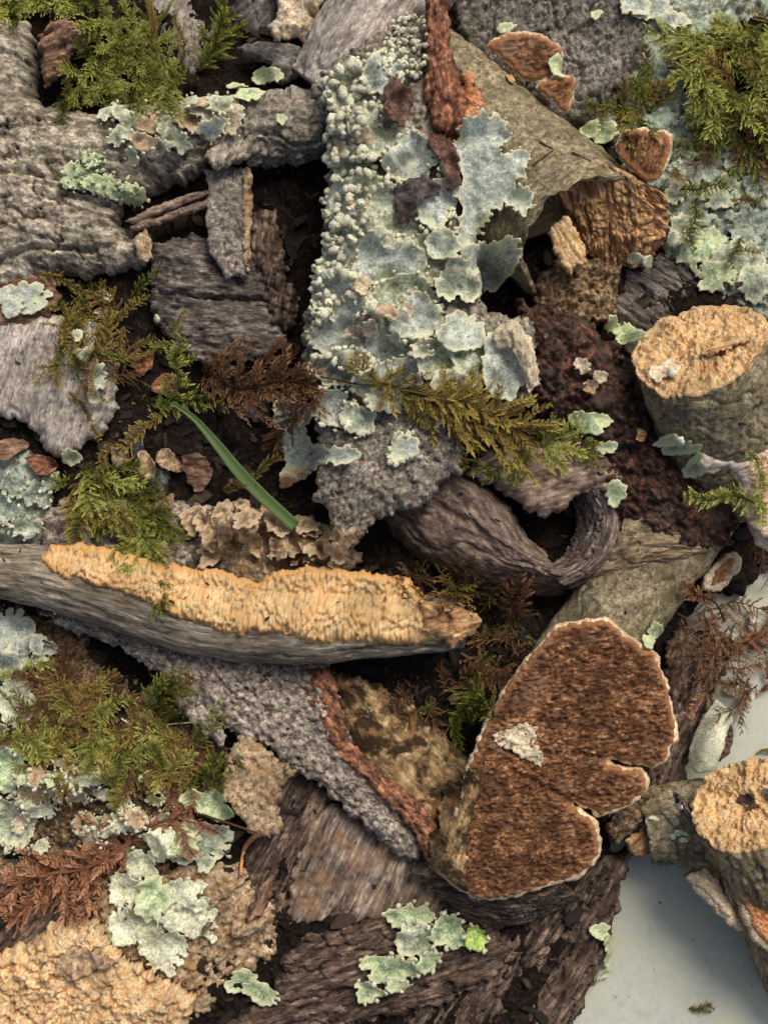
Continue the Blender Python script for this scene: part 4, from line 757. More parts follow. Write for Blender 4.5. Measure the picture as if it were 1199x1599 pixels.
patch('rim', [[(848, 893, 74), (880, 868, 72), (898, 835, 70), (902, 800, 70), (892, 768, 74)], [(858, 900, 112), (896, 876, 120), (918, 842, 126), (922, 804, 128), (910, 766, 130)], [(872, 908, 122), (918, 882, 136), (940, 846, 142), (945, 804, 144), (934, 762, 146)], [(888, 916, 104), (940, 892, 116), (966, 852, 124), (972, 800, 128), (965, 745, 132)], [(900, 922, 60), (975, 898, 60), (1010, 850, 70), (1012, 790, 80), (990, 720, 90)]], M['curlrim'], th=8, relief=r_fibre(3.4, 110, 8), parent=t)
sheet('cavity_floor', [(770, 770), (850, 760), (920, 770), (925, 830), (880, 890), (830, 880), (790, 830)], 34, M['rot'], th=14, relief=r_crumb(6, 14), parent=t, jag=4)  # dark wood colour helps paint the shade inside the cavity
sheet('top_flap', [(728, 736), (760, 702), (830, 688), (900, 680), (950, 690), (985, 722), (988, 775), (962, 782), (940, 770), (905, 774), (882, 792), (852, 808), (828, 800), (806, 778), (780, 764), (750, 752)], 150, M['flap'], th=12, dome=34, domeh=24, relief=r_sum(r_fibre(4, 60, 8), r_soft(6, 40)), grain=14, parent=t, jag=4)

# ------------------------------------------------------------------ stained tan wood, grey slab, red strip
B('wood_piece', 'smooth tan wood with a dark brown stain leading to the large bracket', 'wood', [(505, 1050), (560, 1058), (620, 1085), (685, 1140), (738, 1195), (748, 1215), (722, 1240), (726, 1285), (700, 1370), (660, 1350), (600, 1250), (540, 1160)], 72, 'brownwood', th=40, dome=55, domeh=34, relief=r_sum(r_soft(4, 40), r_fibre(1.6, 80, 10)), grain=-42, jag=4)
t = thing('bark_slab', 'triangular lilac-grey knobbly bark slab under the yellow-crusted branch', 'bark', 360, 1130, 60)
sheet('slab', [(60, 955), (140, 955), (300, 1000), (430, 1020), (515, 1030), (522, 1080), (545, 1150), (565, 1188), (610, 1232), (652, 1300), (660, 1338), (640, 1358), (604, 1325), (545, 1275), (505, 1235), (462, 1208), (438, 1195), (420, 1170), (385, 1165), (340, 1130), (290, 1090), (232, 1045), (180, 1010), (110, 985)], 104, M['slab'], th=20, dome=40, domeh=24, tilt=(-.03, .03), relief=r_sum(r_knob(5, 10), r_plates(6, 46, 22, 9, 2.6)), grain=-38, parent=t, jag=5, sp=2.6)
sheet('red_edge', [(480, 1045), (516, 1040), (530, 1100), (546, 1158), (600, 1212), (662, 1262), (702, 1322), (694, 1368), (664, 1350), (644, 1296), (592, 1244), (542, 1192), (505, 1145), (472, 1115)], 112, M['redstrip'], th=24, dome=16, domeh=9, relief=r_sum(r_bark(4, 30, 10, 6), r_crumb(3, 9)), grain=-45, parent=t, jag=4, sp=2.6)
B('bark_chip', 'tan crumbly bark chip beside the tip of the left moss', 'bark', [(378, 1145), (420, 1172), (462, 1205), (442, 1230), (436, 1255), (442, 1290), (420, 1312), (390, 1302), (362, 1265), (342, 1232), (350, 1190)], 104, 'tanchip', th=10, dome=20, domeh=10, relief=r_sum(r_knob(4, 10), r_soft(5, 30)), jag=5)
B('bark_chip', 'small curled grey bark scrap on the lower edge of the grey slab', 'bark', [(272, 1090), (300, 1085), (335, 1120), (355, 1150), (345, 1165), (310, 1135), (280, 1112)], 104, 'slab', th=8, dome=8, domeh=4, relief=r_bark(4, 20, 10, 5), grain=-40, jag=4)

# ------------------------------------------------------------------ yellow-crusted branch
t = thing('branch', 'grey-brown branch covered along its top by yellow fungus', 'branch', 380, 950, 100)
o, fr = tube('bark', [(-60, 885, 120, 40), (60, 900, 126, 48), (150, 920, 132, 54), (300, 964, 138, 54), (400, 974, 140, 58), (480, 976, 142, 60), (600, 974, 138, 52), (690, 976, 132, 40), (722, 980, 130, 32)], M['cruststick'], parent=t, relief=r_sum(r_fibre(1.6, 120, 10), r_soft(3, 60)), slant=lambda th: 4 * np.cos(th), ragged=4)
sheet('broken_tip', [(655, 938), (700, 942), (735, 955), (752, 970), (745, 985), (728, 1000), (705, 1012), (690, 1000), (660, 985)], 186, M['core'], th=60, dome=20, domeh=16, relief=r_fibre(3, 30, 6), grain=10, parent=t, jag=3, sp=2, tilt=(-.15, .12))
crust = [(57, 868), (70, 853), (110, 849), (160, 855), (200, 868), (250, 880), (300, 888), (340, 890), (380, 905), (402, 909), (420, 897), (470, 885), (520, 885), (560, 892), (600, 899), (640, 904), (655, 920), (662, 938), (685, 945), (695, 962), (698, 990), (688, 1003), (640, 1012), (600, 1005), (560, 1002), (500, 1006), (455, 995), (400, 985), (370, 994), (345, 985), (300, 970), (270, 960), (230, 940), (190, 925), (150, 915), (125, 904), (95, 905), (70, 890)]
BR = np.array([(-60, 885, 120, 40), (60, 900, 126, 48), (150, 920, 132, 54), (300, 964, 138, 54), (400, 974, 140, 58), (480, 976, 142, 60), (600, 974, 138, 52), (690, 976, 132, 40), (722, 980, 130, 32)], float); BZ = BR[:, 2].mean()
def crust_bend(g, d, rx):
    k = (H - 190) / H; cc = np.array(crust, float).mean(0); px = (rx[:, 0]) / k + cc[0]; py = cc[1] - rx[:, 1] / k
    cy = np.interp(px, BR[:, 0], BR[:, 1]); cz = np.interp(px, BR[:, 0], BR[:, 2]); r = np.interp(px, BR[:, 0], BR[:, 3]); dy = np.clip((py - cy) / (r * 1.02), -.82, .97)
    return cz + r * np.sqrt(1 - dy * dy) + 2
B('crust_fungus', 'long yellow toothed crust fungus on the grey branch', 'fungus', crust, 0, 'crust', zr=190, th=16, dome=14, domeh=9, relief=r_teeth(7.5, 13, 4.8), grain=82, jag=3.5, jscale=13, sp=1.6, bend=crust_bend)

# ------------------------------------------------------------------ bracket fungi
def bracket_lobe(t, outline, z, rim=5, th=12, tilt=(0, 0), dome=10, grain=0, amp=4, cap='cap', pore='pore', sp=2.0, jag=2.4, lift=6, seams=()):
    sheet('cap', outline, z, M[cap], th=th, dome=dome, domeh=dome * .55, relief=r_sum(r_knob(1.0, 8), r_soft(2, 24)), parent=t, jag=jag, jscale=17, round_=True, sp=sp, tilt=tilt, seams=seams)
    k = (H - z) / H; cc = np.asarray(outline, float).mean(0); inn = offset(outline, rim)
    d0 = inn.mean(0) - cc; dz = (d0[0] * tilt[0] - d0[1] * tilt[1]) * k
    sheet('pore_layer', inn, z + lift + dz, M[pore], th=8, dome=dome, domeh=dome * .5, relief=r_teeth(amp, 9, 4.4), grain=grain, parent=t, jag=2.4, jscale=9, sp=min(sp, 1.8), tilt=tilt, seams=seams)
def bracket(label, outline, z, group=None, **k):
    c = np.asarray(outline, float).mean(0); t = thing('bracket_fungus', label, 'fungus', c[0], c[1], max(0, z - k.get('th', 12)), group); bracket_lobe(t, outline, z, **k); return t
t = thing('bracket_fungus', 'large three-lobed brown bracket fungus with toothed underside and wavy cream rim', 'fungus', 870, 1190, 150)
big = [(728, 1200), (745, 1160), (768, 1105), (800, 1055), (840, 1005), (872, 974), (905, 968), (945, 965), (972, 984), (1000, 1004), (1024, 1018), (1032, 1042), (1043, 1066), (1048, 1095), (1055, 1122), (1058, 1152), (1047, 1166), (1044, 1184), (1022, 1201), (1000, 1196), (975, 1194), (952, 1186), (954, 1190), (978, 1198), (1004, 1202), (1014, 1220), (1009, 1238), (985, 1260), (955, 1272), (936, 1278), (918, 1266), (898, 1256), (900, 1260), (919, 1271), (933, 1288), (941, 1320), (934, 1346), (905, 1374), (865, 1386), (820, 1402), (770, 1412), (720, 1398), (690, 1360), (696, 1310), (720, 1250)]
bracket_lobe(t, big, 176, rim=4.5, th=14, dome=16, grain=10, amp=4.8, tilt=(.02, .05), seams=[([(960, 1190), (890, 1172), (850, 1180)], 5, 8), ([(900, 1258), (850, 1228), (800, 1205)], 6, 8), ([(785, 1165), (850, 1195)], 6, 10), ([(1050, 1120), (960, 1110)], 3, 10)])
sheet('pale_scar', [(768, 1148), (795, 1140), (818, 1128), (835, 1132), (838, 1160), (850, 1185), (845, 1198), (820, 1186), (795, 1172), (770, 1160)], 0, M['scar'], th=4, drape=True, lift=1.0, sp=2, jag=4, jscale=7, relief=r_crumb(4, 9), parent=t, smooth_r=2)
sheet('attachment', [(716, 1212), (742, 1196), (752, 1228), (736, 1285), (728, 1335), (726, 1392), (700, 1404), (668, 1370), (676, 1320), (694, 1270)], 0, M['brownwood'], th=8, drape=True, lift=4, relief=r_sum(r_fibre(2.5, 60, 8), r_fine(1.5, 7)), grain=70, jag=7, jscale=12, sp=2.2, parent=t, smooth_r=5)
patch('torn_stalk', [[(640, 1360, 96), (700, 1350, 120), (760, 1375, 140), (830, 1385, 140), (880, 1375, 130)], [(680, 1400, 92), (730, 1410, 112), (790, 1420, 120), (840, 1412, 116), (900, 1400, 104)], [(700, 1440, 62), (750, 1450, 72), (800, 1452, 74), (850, 1440, 70), (915, 1412, 66)]], M['plank'], th=8, relief=r_fibre(4, 100, 7), parent=t)
bracket('brown semicircular bracket fungus with cream edge on the tan log', [(758, 72), (775, 58), (800, 50), (835, 50), (860, 62), (878, 76), (876, 95), (858, 118), (835, 125), (815, 122), (795, 100), (775, 82)], 150, rim=2.6, dome=4, grain=20, amp=3)
bracket('small brown bracket fungus with white upper lip on the tan log', [(836, 134), (855, 122), (885, 118), (900, 122), (896, 145), (890, 170), (880, 176), (866, 160), (848, 146)], 152, rim=3.2, dome=4, grain=20, amp=2.6)
bracket('lobed brown bracket fungus at the broken corner of the tan log', [(962, 222), (975, 204), (1005, 199), (1018, 206), (1035, 202), (1048, 215), (1047, 240), (1040, 262), (1026, 280), (1010, 283), (990, 268), (968, 248)], 160, rim=2.6, dome=4, grain=70, amp=3)
bracket('little oval bracket fungus with thick white rim near the brown plank', [(1103, 900), (1115, 880), (1140, 862), (1157, 868), (1155, 890), (1138, 912), (1115, 924), (1100, 920)], 96, cap='woodwhite', rim=11, dome=8, grain=50, amp=2, th=46, group=None)
bracket('pinkish bracket fungus with pale lip under the thick broken stick', [(1086, 712), (1095, 702), (1130, 708), (1165, 708), (1185, 690), (1240, 690), (1240, 850), (1190, 850), (1160, 780), (1150, 750), (1130, 735), (1098, 738)], 206, tilt=(0, .25), rim=6, dome=10, grain=30, amp=4, pore='pinkfun', cap='capgrey', th=20)
B('bracket_fungus', 'small pale curled bracket piece below the pinkish bracket', 'fungus', [(1150, 782), (1180, 790), (1199, 810), (1230, 815), (1230, 850), (1185, 838), (1165, 812)], 196, 'capgrey', th=14, dome=10, domeh=6, relief=r_knob(2, 7), jag=3, sp=2.2, curl=8)
patch('shell_fungus', [[(1078, 1200, 70), (1080, 1165, 78), (1096, 1125, 84), (1118, 1092, 88)], [(1092, 1206, 92), (1098, 1168, 104), (1112, 1132, 108), (1130, 1104, 104)], [(1112, 1204, 96), (1120, 1172, 104), (1128, 1142, 106), (1140, 1118, 100)], [(1122, 1200, 74), (1130, 1170, 84), (1136, 1145, 88), (1144, 1124, 86)]], M['lichen3'], th=6, relief=r_soft(1.2, 30), sp=2.2, label='white curled shell-like fungus beside the brown plank', cat='fungus')
bracket('thick tan bracket on the upright stick, the one with a blunt outer end', [(1072, 1372), (1092, 1362), (1105, 1358), (1120, 1372), (1130, 1395), (1150, 1420), (1160, 1448), (1158, 1455), (1130, 1440), (1108, 1415), (1090, 1398)], 150, rim=9, dome=12, grain=-50, amp=3, pore='capgrey', cap='capgrey', th=30)
bracket('tan bracket with an orange-brown face at the foot of the upright stick', [(1152, 1402), (1168, 1395), (1200, 1400), (1240, 1410), (1240, 1520), (1205, 1495), (1178, 1470), (1160, 1435)], 176, rim=11, dome=12, grain=-50, amp=4, pore='orange', cap='capgrey', th=30)
B('bark_chip', 'small dark bark crumb touching the brackets on the table', 'bark', [(1178, 1478), (1205, 1490), (1240, 1515), (1240, 1540), (1200, 1510), (1180, 1498)], 14, 'dark', th=14, dome=10, domeh=8, relief=r_knob(3, 8), jag=4)
B('bark_chip', 'tiny orange bark chip on the tan log beside the brackets', 'bark', [(790, 118), (800, 115), (806, 126), (800, 134), (793, 130)], 0, 'core', th=6, drape=True, lift=5, dome=5, domeh=3, jag=1, sp=1.8)

# ------------------------------------------------------------------ bark plate and the big lichen column
B('bark_plate', 'rough grey bark plate with torn lower edge under the big lichen column', 'bark', [(505, 110), (560, 70), (600, 45), (640, 20), (672, 60), (690, 150), (725, 260), (740, 400), (760, 480), (835, 500), (840, 600), (790, 660), (722, 690), (722, 735), (690, 755), (670, 785), (625, 800), (585, 812), (562, 845), (520, 838), (508, 800), (492, 780), (500, 700), (480, 620), (470, 520), (500, 400), (515, 250)], 186, 'plate', th=22, dome=40, domeh=26, relief=r_sum(r_knob(5, 13), r_plates(6, 34, 22, 8, 2.6)), grain=80, jag=6, sp=2.6, tilt=(0, .02))
t = thing('foliose_lichen', 'big blue-green foliose lichen column with beaded curled margins', 'lichen', 600, 400, 180)
LOB = [  # cx cy rx ry rot lobes
 (560, 150, 42, 46, 0, 6), (600, 110, 30, 44, 20, 5), (545, 240, 36, 48, 0, 6), (590, 215, 44, 42, 0, 6), (640, 250, 42, 34, 0, 6), (560, 320, 48, 46, 10, 7), (625, 340, 54, 46, 0, 7), (550, 395, 52, 44, 0, 7), (680, 320, 34, 40, 0, 5), (670, 410, 42, 40, 0, 6), (605, 430, 62, 60, 0, 8),
 (525, 460, 42, 40, 0, 6), (630, 480, 58, 48, 0, 8), (540, 520, 54, 42, 0, 8), (595, 545, 60, 42, 10, 8), (530, 575, 46, 26, 0, 6), (650, 500, 40, 36, 0, 6), (610, 600, 52, 34, 0, 6), (690, 565, 40, 40, 0, 6)]
for i, (cx, cy, rx, ry, ro, nl) in enumerate(LOB):
    lobe(t, blob(cx, cy, rx, ry, ro, nl, .13, 40 + i), 'lichen' if i % 3 else 'lichen2', curl=8, curlw=8, bead=5.6 if cx < 600 else 4.2, bstep=9 if cx < 600 else 11, inner=6 if cx < 570 else 0, lift=6, wrinkle=5)
for i in range(15):
    x = 525 + 165 * LRS.rand(); y = 130 + 480 * LRS.rand()
    lobe(t, blob(x, y, 8 + 12 * LRS.rand(), 7 + 9 * LRS.rand(), 0, 5, .25, 700 + i), ['under', 'crinkle', 'lichen2', 'under', 'plate'][i % 5], curl=8, curlw=6, jag=4, wrinkle=6, wscale=12, lift=4)
# extra soredia clusters up the left flank
P = rand_in([(505, 130), (560, 90), (575, 200), (565, 330), (540, 440), (500, 520), (478, 520), (500, 400), (515, 260)], 120, LRS); XY = np.array([U(a, b, 190) for a, b in P])
beans('soredia', XY, hm_at(XY[:, 0], XY[:, 1], hm_smooth(1)), LRS.normal(size=(120, 2)), 6.4, M['bead'], t, LRS)
P = rand_in([(610, 30), (660, 10), (668, 60), (660, 120), (620, 140), (590, 120)], 110, LRS); XY = np.array([U(a, b, 190) for a, b in P])
beans('soredia', XY, hm_at(XY[:, 0], XY[:, 1], hm_smooth(1)), LRS.normal(size=(110, 2)), 3.6, M['bead'], t, LRS)
# ruffled smooth lichen to the right of the column
t = thing('foliose_lichen', 'smooth blue-green ruffled lichen lobe spreading over the tan log', 'lichen', 765, 300, 190)
lobe(t, [(722, 205), (745, 195), (770, 192), (790, 196), (792, 225), (786, 245), (806, 240), (825, 252), (818, 278), (800, 285), (812, 298), (830, 318), (812, 340), (790, 322), (765, 335), (750, 352), (745, 385), (728, 402), (710, 380), (716, 340), (708, 300), (716, 270), (708, 240)], 'lichen', curl=12, curlw=9, wrinkle=7, wscale=30, jag=8, jscale=11, lift=9, th=3, bead=2.4, bstep=12)
lobe(t, blob(752, 430, 52, 30, -25, 7, .15, 90), 'lichen', curl=8, wrinkle=5, jag=4, lift=6)
lobe(t, blob(716, 440, 34, 34, 0, 6, .15, 91), 'lichen2', curl=8, wrinkle=5, jag=4, lift=6)
lobe(t, blob(700, 250, 18, 26, 0, 5, .16, 92), 'lichen', curl=6, jag=3)
lobe(t, blob(690, 385, 24, 26, 0, 5, .16, 93), 'lichen', curl=6, jag=3)
# lower pieces of lichen on the plate
t = thing('foliose_lichen', 'ragged blue-grey lichen lobes on the torn end of the bark plate', 'lichen', 500, 690, 150)
lobe(t, [(430, 635), (445, 622), (480, 632), (492, 655), (480, 668), (488, 690), (520, 705), (545, 700), (565, 715), (540, 730), (515, 728), (490, 738), (470, 735), (450, 752), (440, 742), (448, 715), (432, 700), (440, 680), (430, 665)], 'lichen', curl=8, jag=4, wrinkle=5, lift=14, smooth_r=12)
for i, (a, b, c, d) in enumerate([(525, 640, 34, 26), (560, 655, 28, 24), (628, 700, 22, 26), (600, 625, 30, 20), (680, 640, 26, 22), (740, 560, 42, 40), (720, 520, 36, 34), (705, 600, 30, 26)]):
    lobe(t, blob(a, b, c, d, 0, 6, .17, 110 + i), 'lichen2' if i % 2 else 'lichen', curl=6, jag=3, bead=3.6 if i < 4 else 0, bstep=10)
t = thing('foliose_lichen', 'lichen with a cream rolled-over flap beside the olive moss sprig', 'lichen', 805, 570, 170)
lobe(t, blob(790, 570, 40, 56, -15, 6, .13, 130), 'lichen', curl=6, jag=3, lift=8)
patch('rolled_flap', [[(772, 512, 222), (800, 500, 236), (822, 520, 232), (838, 560, 222), (842, 600, 214)], [(770, 528, 232), (798, 520, 250), (815, 540, 246), (828, 575, 236), (834, 606, 222)], [(776, 545, 226), (795, 545, 240), (806, 560, 236), (818, 590, 226), (828, 612, 216)]], M['under'], th=2.5, relief=r_soft(4, 14), parent=t, sp=2.2)
# brown flakes caught in the column
for o_, m_, lab in (([(596, 150), (612, 130), (632, 132), (645, 150), (640, 180), (628, 205), (610, 195), (598, 175)], 'leafdark', 'reddish brown leaf flake caught in the upper lichen column'), ([(612, 300), (640, 280), (665, 272), (692, 290), (680, 305), (650, 320), (640, 350), (620, 345), (618, 322)], 'leafblack', 'blackish brown bark flake caught in the middle of the lichen column'), ([(668, 205), (695, 210), (715, 240), (720, 290), (700, 300), (690, 260), (668, 235)], 'leafdark', 'dark brown strip of bark between the column and the smooth lobe')):
    sheet('brown_flake', o_, 0, M[m_], drape=True, lift=8, th=4, jag=4, jscale=9, wrinkle=5, wscale=24, curl=3, sp=2.2, label=lab, cat='flake')

# ------------------------------------------------------------------ other lichens
def lich(label, lobes, mat='lichen2', bead=0, z=None, group=None, amp=.2, **k):
    c = np.array([l[:2] for l in lobes], float).mean(0); t = thing('foliose_lichen', label, 'lichen', c[0], c[1], max(0, on(c[0], c[1]) - 6), group)
    for i, l in enumerate(lobes):
        m_ = l[6] if len(l) > 6 else mat
        lobe(t, blob(l[0], l[1], l[2], l[3], l[4] if len(l) > 4 else 0, l[5] if len(l) > 5 else 6, amp, nseed()), m_, bead=bead, **k)
    return t
lich('green-grey and tan lichen tuft on the arm of the forked log', [(170, 180, 20, 12), (205, 172, 26, 20, 0, 5), (222, 150, 24, 14, 20, 5, 'under'), (205, 200, 18, 22), (240, 195, 24, 18, 0, 5, 'crinkle'), (185, 215, 18, 12), (265, 200, 20, 24), (275, 220, 20, 18), (252, 232, 18, 10), (225, 225, 22, 14, 0, 6, 'crinkle'), (210, 248, 10, 9), (300, 190, 26, 20, 0, 6, 'crinkle'), (330, 180, 26, 20), (320, 160, 24, 12, 0, 5, 'crinkle'), (350, 165, 24, 18, 0, 6), (365, 190, 20, 20, 0, 6, 'under'), (300, 160, 14, 14), (335, 205, 26, 14, 0, 6, 'lichen')], curl=6, jag=4, lift=5, bead=2.6, bstep=16)
lich('olive-green lichen crust on the underside of the forked log arm', [(120, 275, 26, 18), (160, 290, 28, 16), (190, 302, 26, 14), (145, 250, 18, 12), (215, 300, 14, 12)], 'lichgreen', curl=3, jag=5, jscale=6, lift=2, wrinkle=5, bead=3, bstep=11, inner=14, bmat='lichgreen')
lich('pale lichen flake at the end of the forked log arm', [(418, 122, 24, 12, 10, 4), (390, 150, 26, 12, -20, 6), (370, 140, 16, 10), (440, 188, 9, 7)], 'lichgreen', curl=6, jag=3, lift=8)
lich('pale mint lichen patch on the brown edged bark strip', [(40, 465, 36, 26, 0, 7), (20, 480, 20, 14)], 'lichen', curl=3, jag=3, lift=3)
lich('small mint lichen flakes in the olive moss tangle', [(135, 540, 16, 22), (145, 560, 18, 16), (155, 590, 16, 22), (125, 525, 10, 10), (165, 490, 14, 9), (168, 465, 12, 9), (150, 618, 10, 14), (116, 715, 14, 12)], 'lichen2', curl=5, jag=2, lift=14)
lich('pale grey lichen scraps on the bark by the start of the branch', [(25, 760, 26, 18), (60, 770, 18, 24), (15, 800, 20, 24), (45, 825, 22, 16), (75, 755, 10, 14)], 'crustlich', curl=5, jag=4, lift=4, bead=2.6, bstep=14)
cr = thing('crinkled_lichen', 'tan crinkled dead lichen behind the yellow crust', 'lichen', 420, 850, 70)
for i in range(34):
    x = 300 + 250 * LRS.rand(); y = 802 + 66 * LRS.rand()
    if y < 800 + max(0, x - 430) * .35: continue
    lobe(cr, blob(x, y, 14 + 14 * LRS.rand(), 10 + 10 * LRS.rand(), 180 * LRS.rand(), 5, .22, 300 + i), 'crinkle' if i % 4 else 'tanchip', curl=13, curlw=7, jag=4, wrinkle=8, wscale=14, lift=4, sp=2.2)
lich('pale lichen lobes on the torn edge near the grass tip', [(470, 740, 16, 10, 0, 5, 'under'), (450, 750, 14, 12, 0, 5, 'crinkle'), (480, 820, 16, 14, 0, 5, 'crinkle')], 'lichen3', curl=6, lift=8)
lich('mint lichen sheet between the tan log and the lobed bracket', [(938, 208, 24, 20, 0, 5), (920, 205, 16, 12)], 'lichgreen', curl=4, lift=6)
lich('mint lichen scraps beside the semicircular brackets', [(790, 45, 16, 8), (868, 105, 12, 18), (930, 25, 10, 8)], 'lichgreen', curl=4, lift=4)
lich('mint lichen patch at the top edge beside the green moss', [(1015, 15, 40, 22, 0, 7), (1050, 35, 26, 16), (990, 5, 24, 20)], 'lichen', curl=3, lift=3, jag=4)
lich('spread of pale green lichen rosettes below the right-hand moss', [(1080, 330, 34, 26, 0, 6, 'crustlich'), (1130, 300, 36, 28), (1170, 350, 34, 30, 0, 6, 'crustlich'), (1100, 390, 40, 30, 0, 7, 'lichgreen'), (1150, 410, 44, 34), (1185, 290, 26, 30, 0, 6, 'crustlich'), (1060, 360, 26, 20), (1120, 430, 34, 20, 0, 6, 'lichgreen'), (1180, 440, 34, 26), (1090, 270, 30, 20, 0, 6, 'crustlich'), (1150, 250, 26, 24, 0, 5, 'crustlich'), (1055, 300, 16, 20)], 'lichen2', curl=2.5, jag=5, lift=2, wrinkle=4, amp=.26)
lich('cream-green lichen scraps by the corner of the hollow log end', [(1052, 375, 16, 12), (1075, 365, 12, 10), (1010, 410, 10, 9), (990, 405, 12, 8)], 'lichen3', curl=6, lift=4)
lich('dull green lichen scraps on the dark rotten log', [(975, 525, 14, 22), (955, 510, 14, 12), (1060, 700, 20, 12), (1080, 730, 12, 18), (1040, 690, 16, 10)], 'lichgreen', curl=4, lift=4)
lich('greyish lichen flap above the pinkish flap of the hollow log', [(920, 660, 30, 18, 20, 5), (960, 770, 16, 18, 0, 5), (945, 700, 14, 9), (908, 572, 14, 10, 0, 5, 'under'), (935, 590, 12, 10, 0, 5, 'under'), (920, 605, 14, 9, 0, 5, 'tanchip'), (1000, 680, 9, 11, 0, 4, 'core')], 'lichgreen', curl=6, lift=6, jag=3)
lich('pale blue-grey lichen sheets at the left edge below the branch', [(20, 985, 34, 34, 0, 6), (50, 1015, 34, 26, 0, 6), (10, 1040, 34, 26), (25, 1095, 34, 34, 0, 6, 'lichen3'), (5, 1150, 30, 24), (60, 1005, 14, 16, 0, 4, 'lichen')], 'lichen', curl=5, lift=5, jag=2)
cl = [(15, 1200, 28, 40, 0, 6, 'lichgreen'), (25, 1285, 34, 40, 0, 6, 'lichen2'), (55, 1235, 24, 20, 0, 6, 'under')]
for i in range(44):
    cl.append((30 + 250 * LRS.rand(), 1190 + 140 * LRS.rand(), 10 + 14 * LRS.rand(), 8 + 10 * LRS.rand(), 0, 5, ['lichen2', 'under', 'lichgreen', 'crinkle', 'lichen3'][i % 5]))
lich('crumbly cluster of small sage and cream lichens below the left moss', cl, 'lichen2', curl=7, lift=4, jag=3, bead=3.2, bstep=10, wrinkle=5)
lich('grey-green lichen flap curling over the tan bark chip', [(330, 1250, 40, 24, 10, 4)], 'lichgreen', curl=6, lift=16)
lich('pale cream foliose lichen rosette above the broken peach wood', [(320, 1320, 42, 34, 0, 7, 'lichen2'), (285, 1310, 30, 26, 0, 6, 'lichgreen'), (250, 1320, 26, 24, 0, 6), (225, 1345, 26, 26, 0, 6), (205, 1385, 34, 30, 0, 6), (215, 1440, 48, 34, 0, 7), (300, 1430, 42, 34, 0, 8), (255, 1480, 36, 34, 0, 7), (290, 1395, 30, 26, 0, 6), (240, 1400, 24, 36, 0, 5, 'lichgreen'), (195, 1440, 24, 30, 0, 6)], 'lichen3', curl=4, lift=7, jag=4, wrinkle=6, amp=.3)
lich('small dull green lichen lying by the reddish plank', [(380, 1530, 26, 20, 0, 6), (408, 1545, 28, 18, 0, 7)], 'lichgreen', curl=4, lift=4)
lich('small green-grey lichen with yellow-green tips on the reddish plank', [(640, 1430, 34, 22, 0, 6, 'lichgreen'), (645, 1465, 30, 30, 0, 6, 'lichen2'), (610, 1510, 42, 26, 0, 7, 'lichgreen'), (575, 1545, 24, 16, 0, 5, 'lichgreen'), (700, 1450, 34, 26, 0, 7, 'lichgreen'), (668, 1500, 20, 20, 0, 5, 'lichgreen'), (742, 1462, 20, 18, 0, 5, 'grassl'), (620, 1535, 20, 12, 0, 5)] , 'lichgreen', curl=6, lift=8, jag=3.5, bead=3.6, bstep=22)
lich('green-white lichen scraps on the outer edge of the broad dark plank', [(935, 1452, 16, 12), (950, 1470, 9, 14), (948, 1495, 8, 18), (940, 1520, 10, 10)], 'lichgreen', curl=5, lift=4)
lich('pale lichen scraps between the dead moss and the table', [(1165, 990, 26, 26, 0, 6), (1180, 970, 16, 18), (1140, 1075, 14, 9, 0, 4, 'lichen3'), (1160, 1090, 12, 8)], 'lichen', curl=5, lift=4)
lich('tiny pale lichen cup under the tan log end', [(1022, 985, 16, 14, 0, 4), (1010, 1000, 12, 9)], 'lichgreen', curl=8, lift=4)

# ------------------------------------------------------------------ broken peach wood, lower left
B('wood_piece', 'big crumbly broken peach-coloured wood in the lower corner', 'wood', [(-40, 1500), (40, 1480), (80, 1450), (150, 1440), (170, 1470), (200, 1510), (260, 1540), (300, 1560), (290, 1610), (270, 1660), (-40, 1660)], 100, 'woodpeach', th=60, dome=40, domeh=30, relief=r_sum(r_crumb(14, 24), r_crumb(6, 9), r_fine(2.5, 8)), jag=7, sp=2.2)
B('bark_chip', 'grey-brown bark remnant lying on the peach wood', 'bark', [(100, 1485), (150, 1478), (180, 1500), (140, 1520), (110, 1530), (85, 1515)], 0, 'tanchip', th=8, drape=True, lift=5, relief=r_knob(4, 9), jag=5)
for i, (x, y, a, L) in enumerate([(360, 1390, 35, 60), (330, 1440, 50, 70), (390, 1450, 20, 60), (410, 1400, 70, 56), (350, 1490, 40, 60)]):
    ca, sa = math.cos(math.radians(a)), -math.sin(math.radians(a)); pts = [(x + u * L * ca - v * 22 * -sa, y + u * L * sa + v * 22 * ca) for u, v in ((-.5, -.5), (0, -.8), (.5, -.4), (.55, .4), (0, .7), (-.5, .6))]
    B('bark_chip', ['rolled tan bark scrap beside the cream rosette', 'ridged brown bark scrap against the cream rosette', 'grey tan bark scrap near the dark red-brown plank', 'upright brown bark scrap under the tan chip', 'lowest tan bark scrap beside the cream rosette'][i], 'bark', pts, 0, ['tanchip', 'chip', 'tanchip', 'chip', 'tanchip'][i], th=10, drape=True, lift=12, dome=10, domeh=6, relief=r_fibre(3, 40, 7), grain=a, jag=4, tilt=(.1 * (i % 3 - 1), .1))
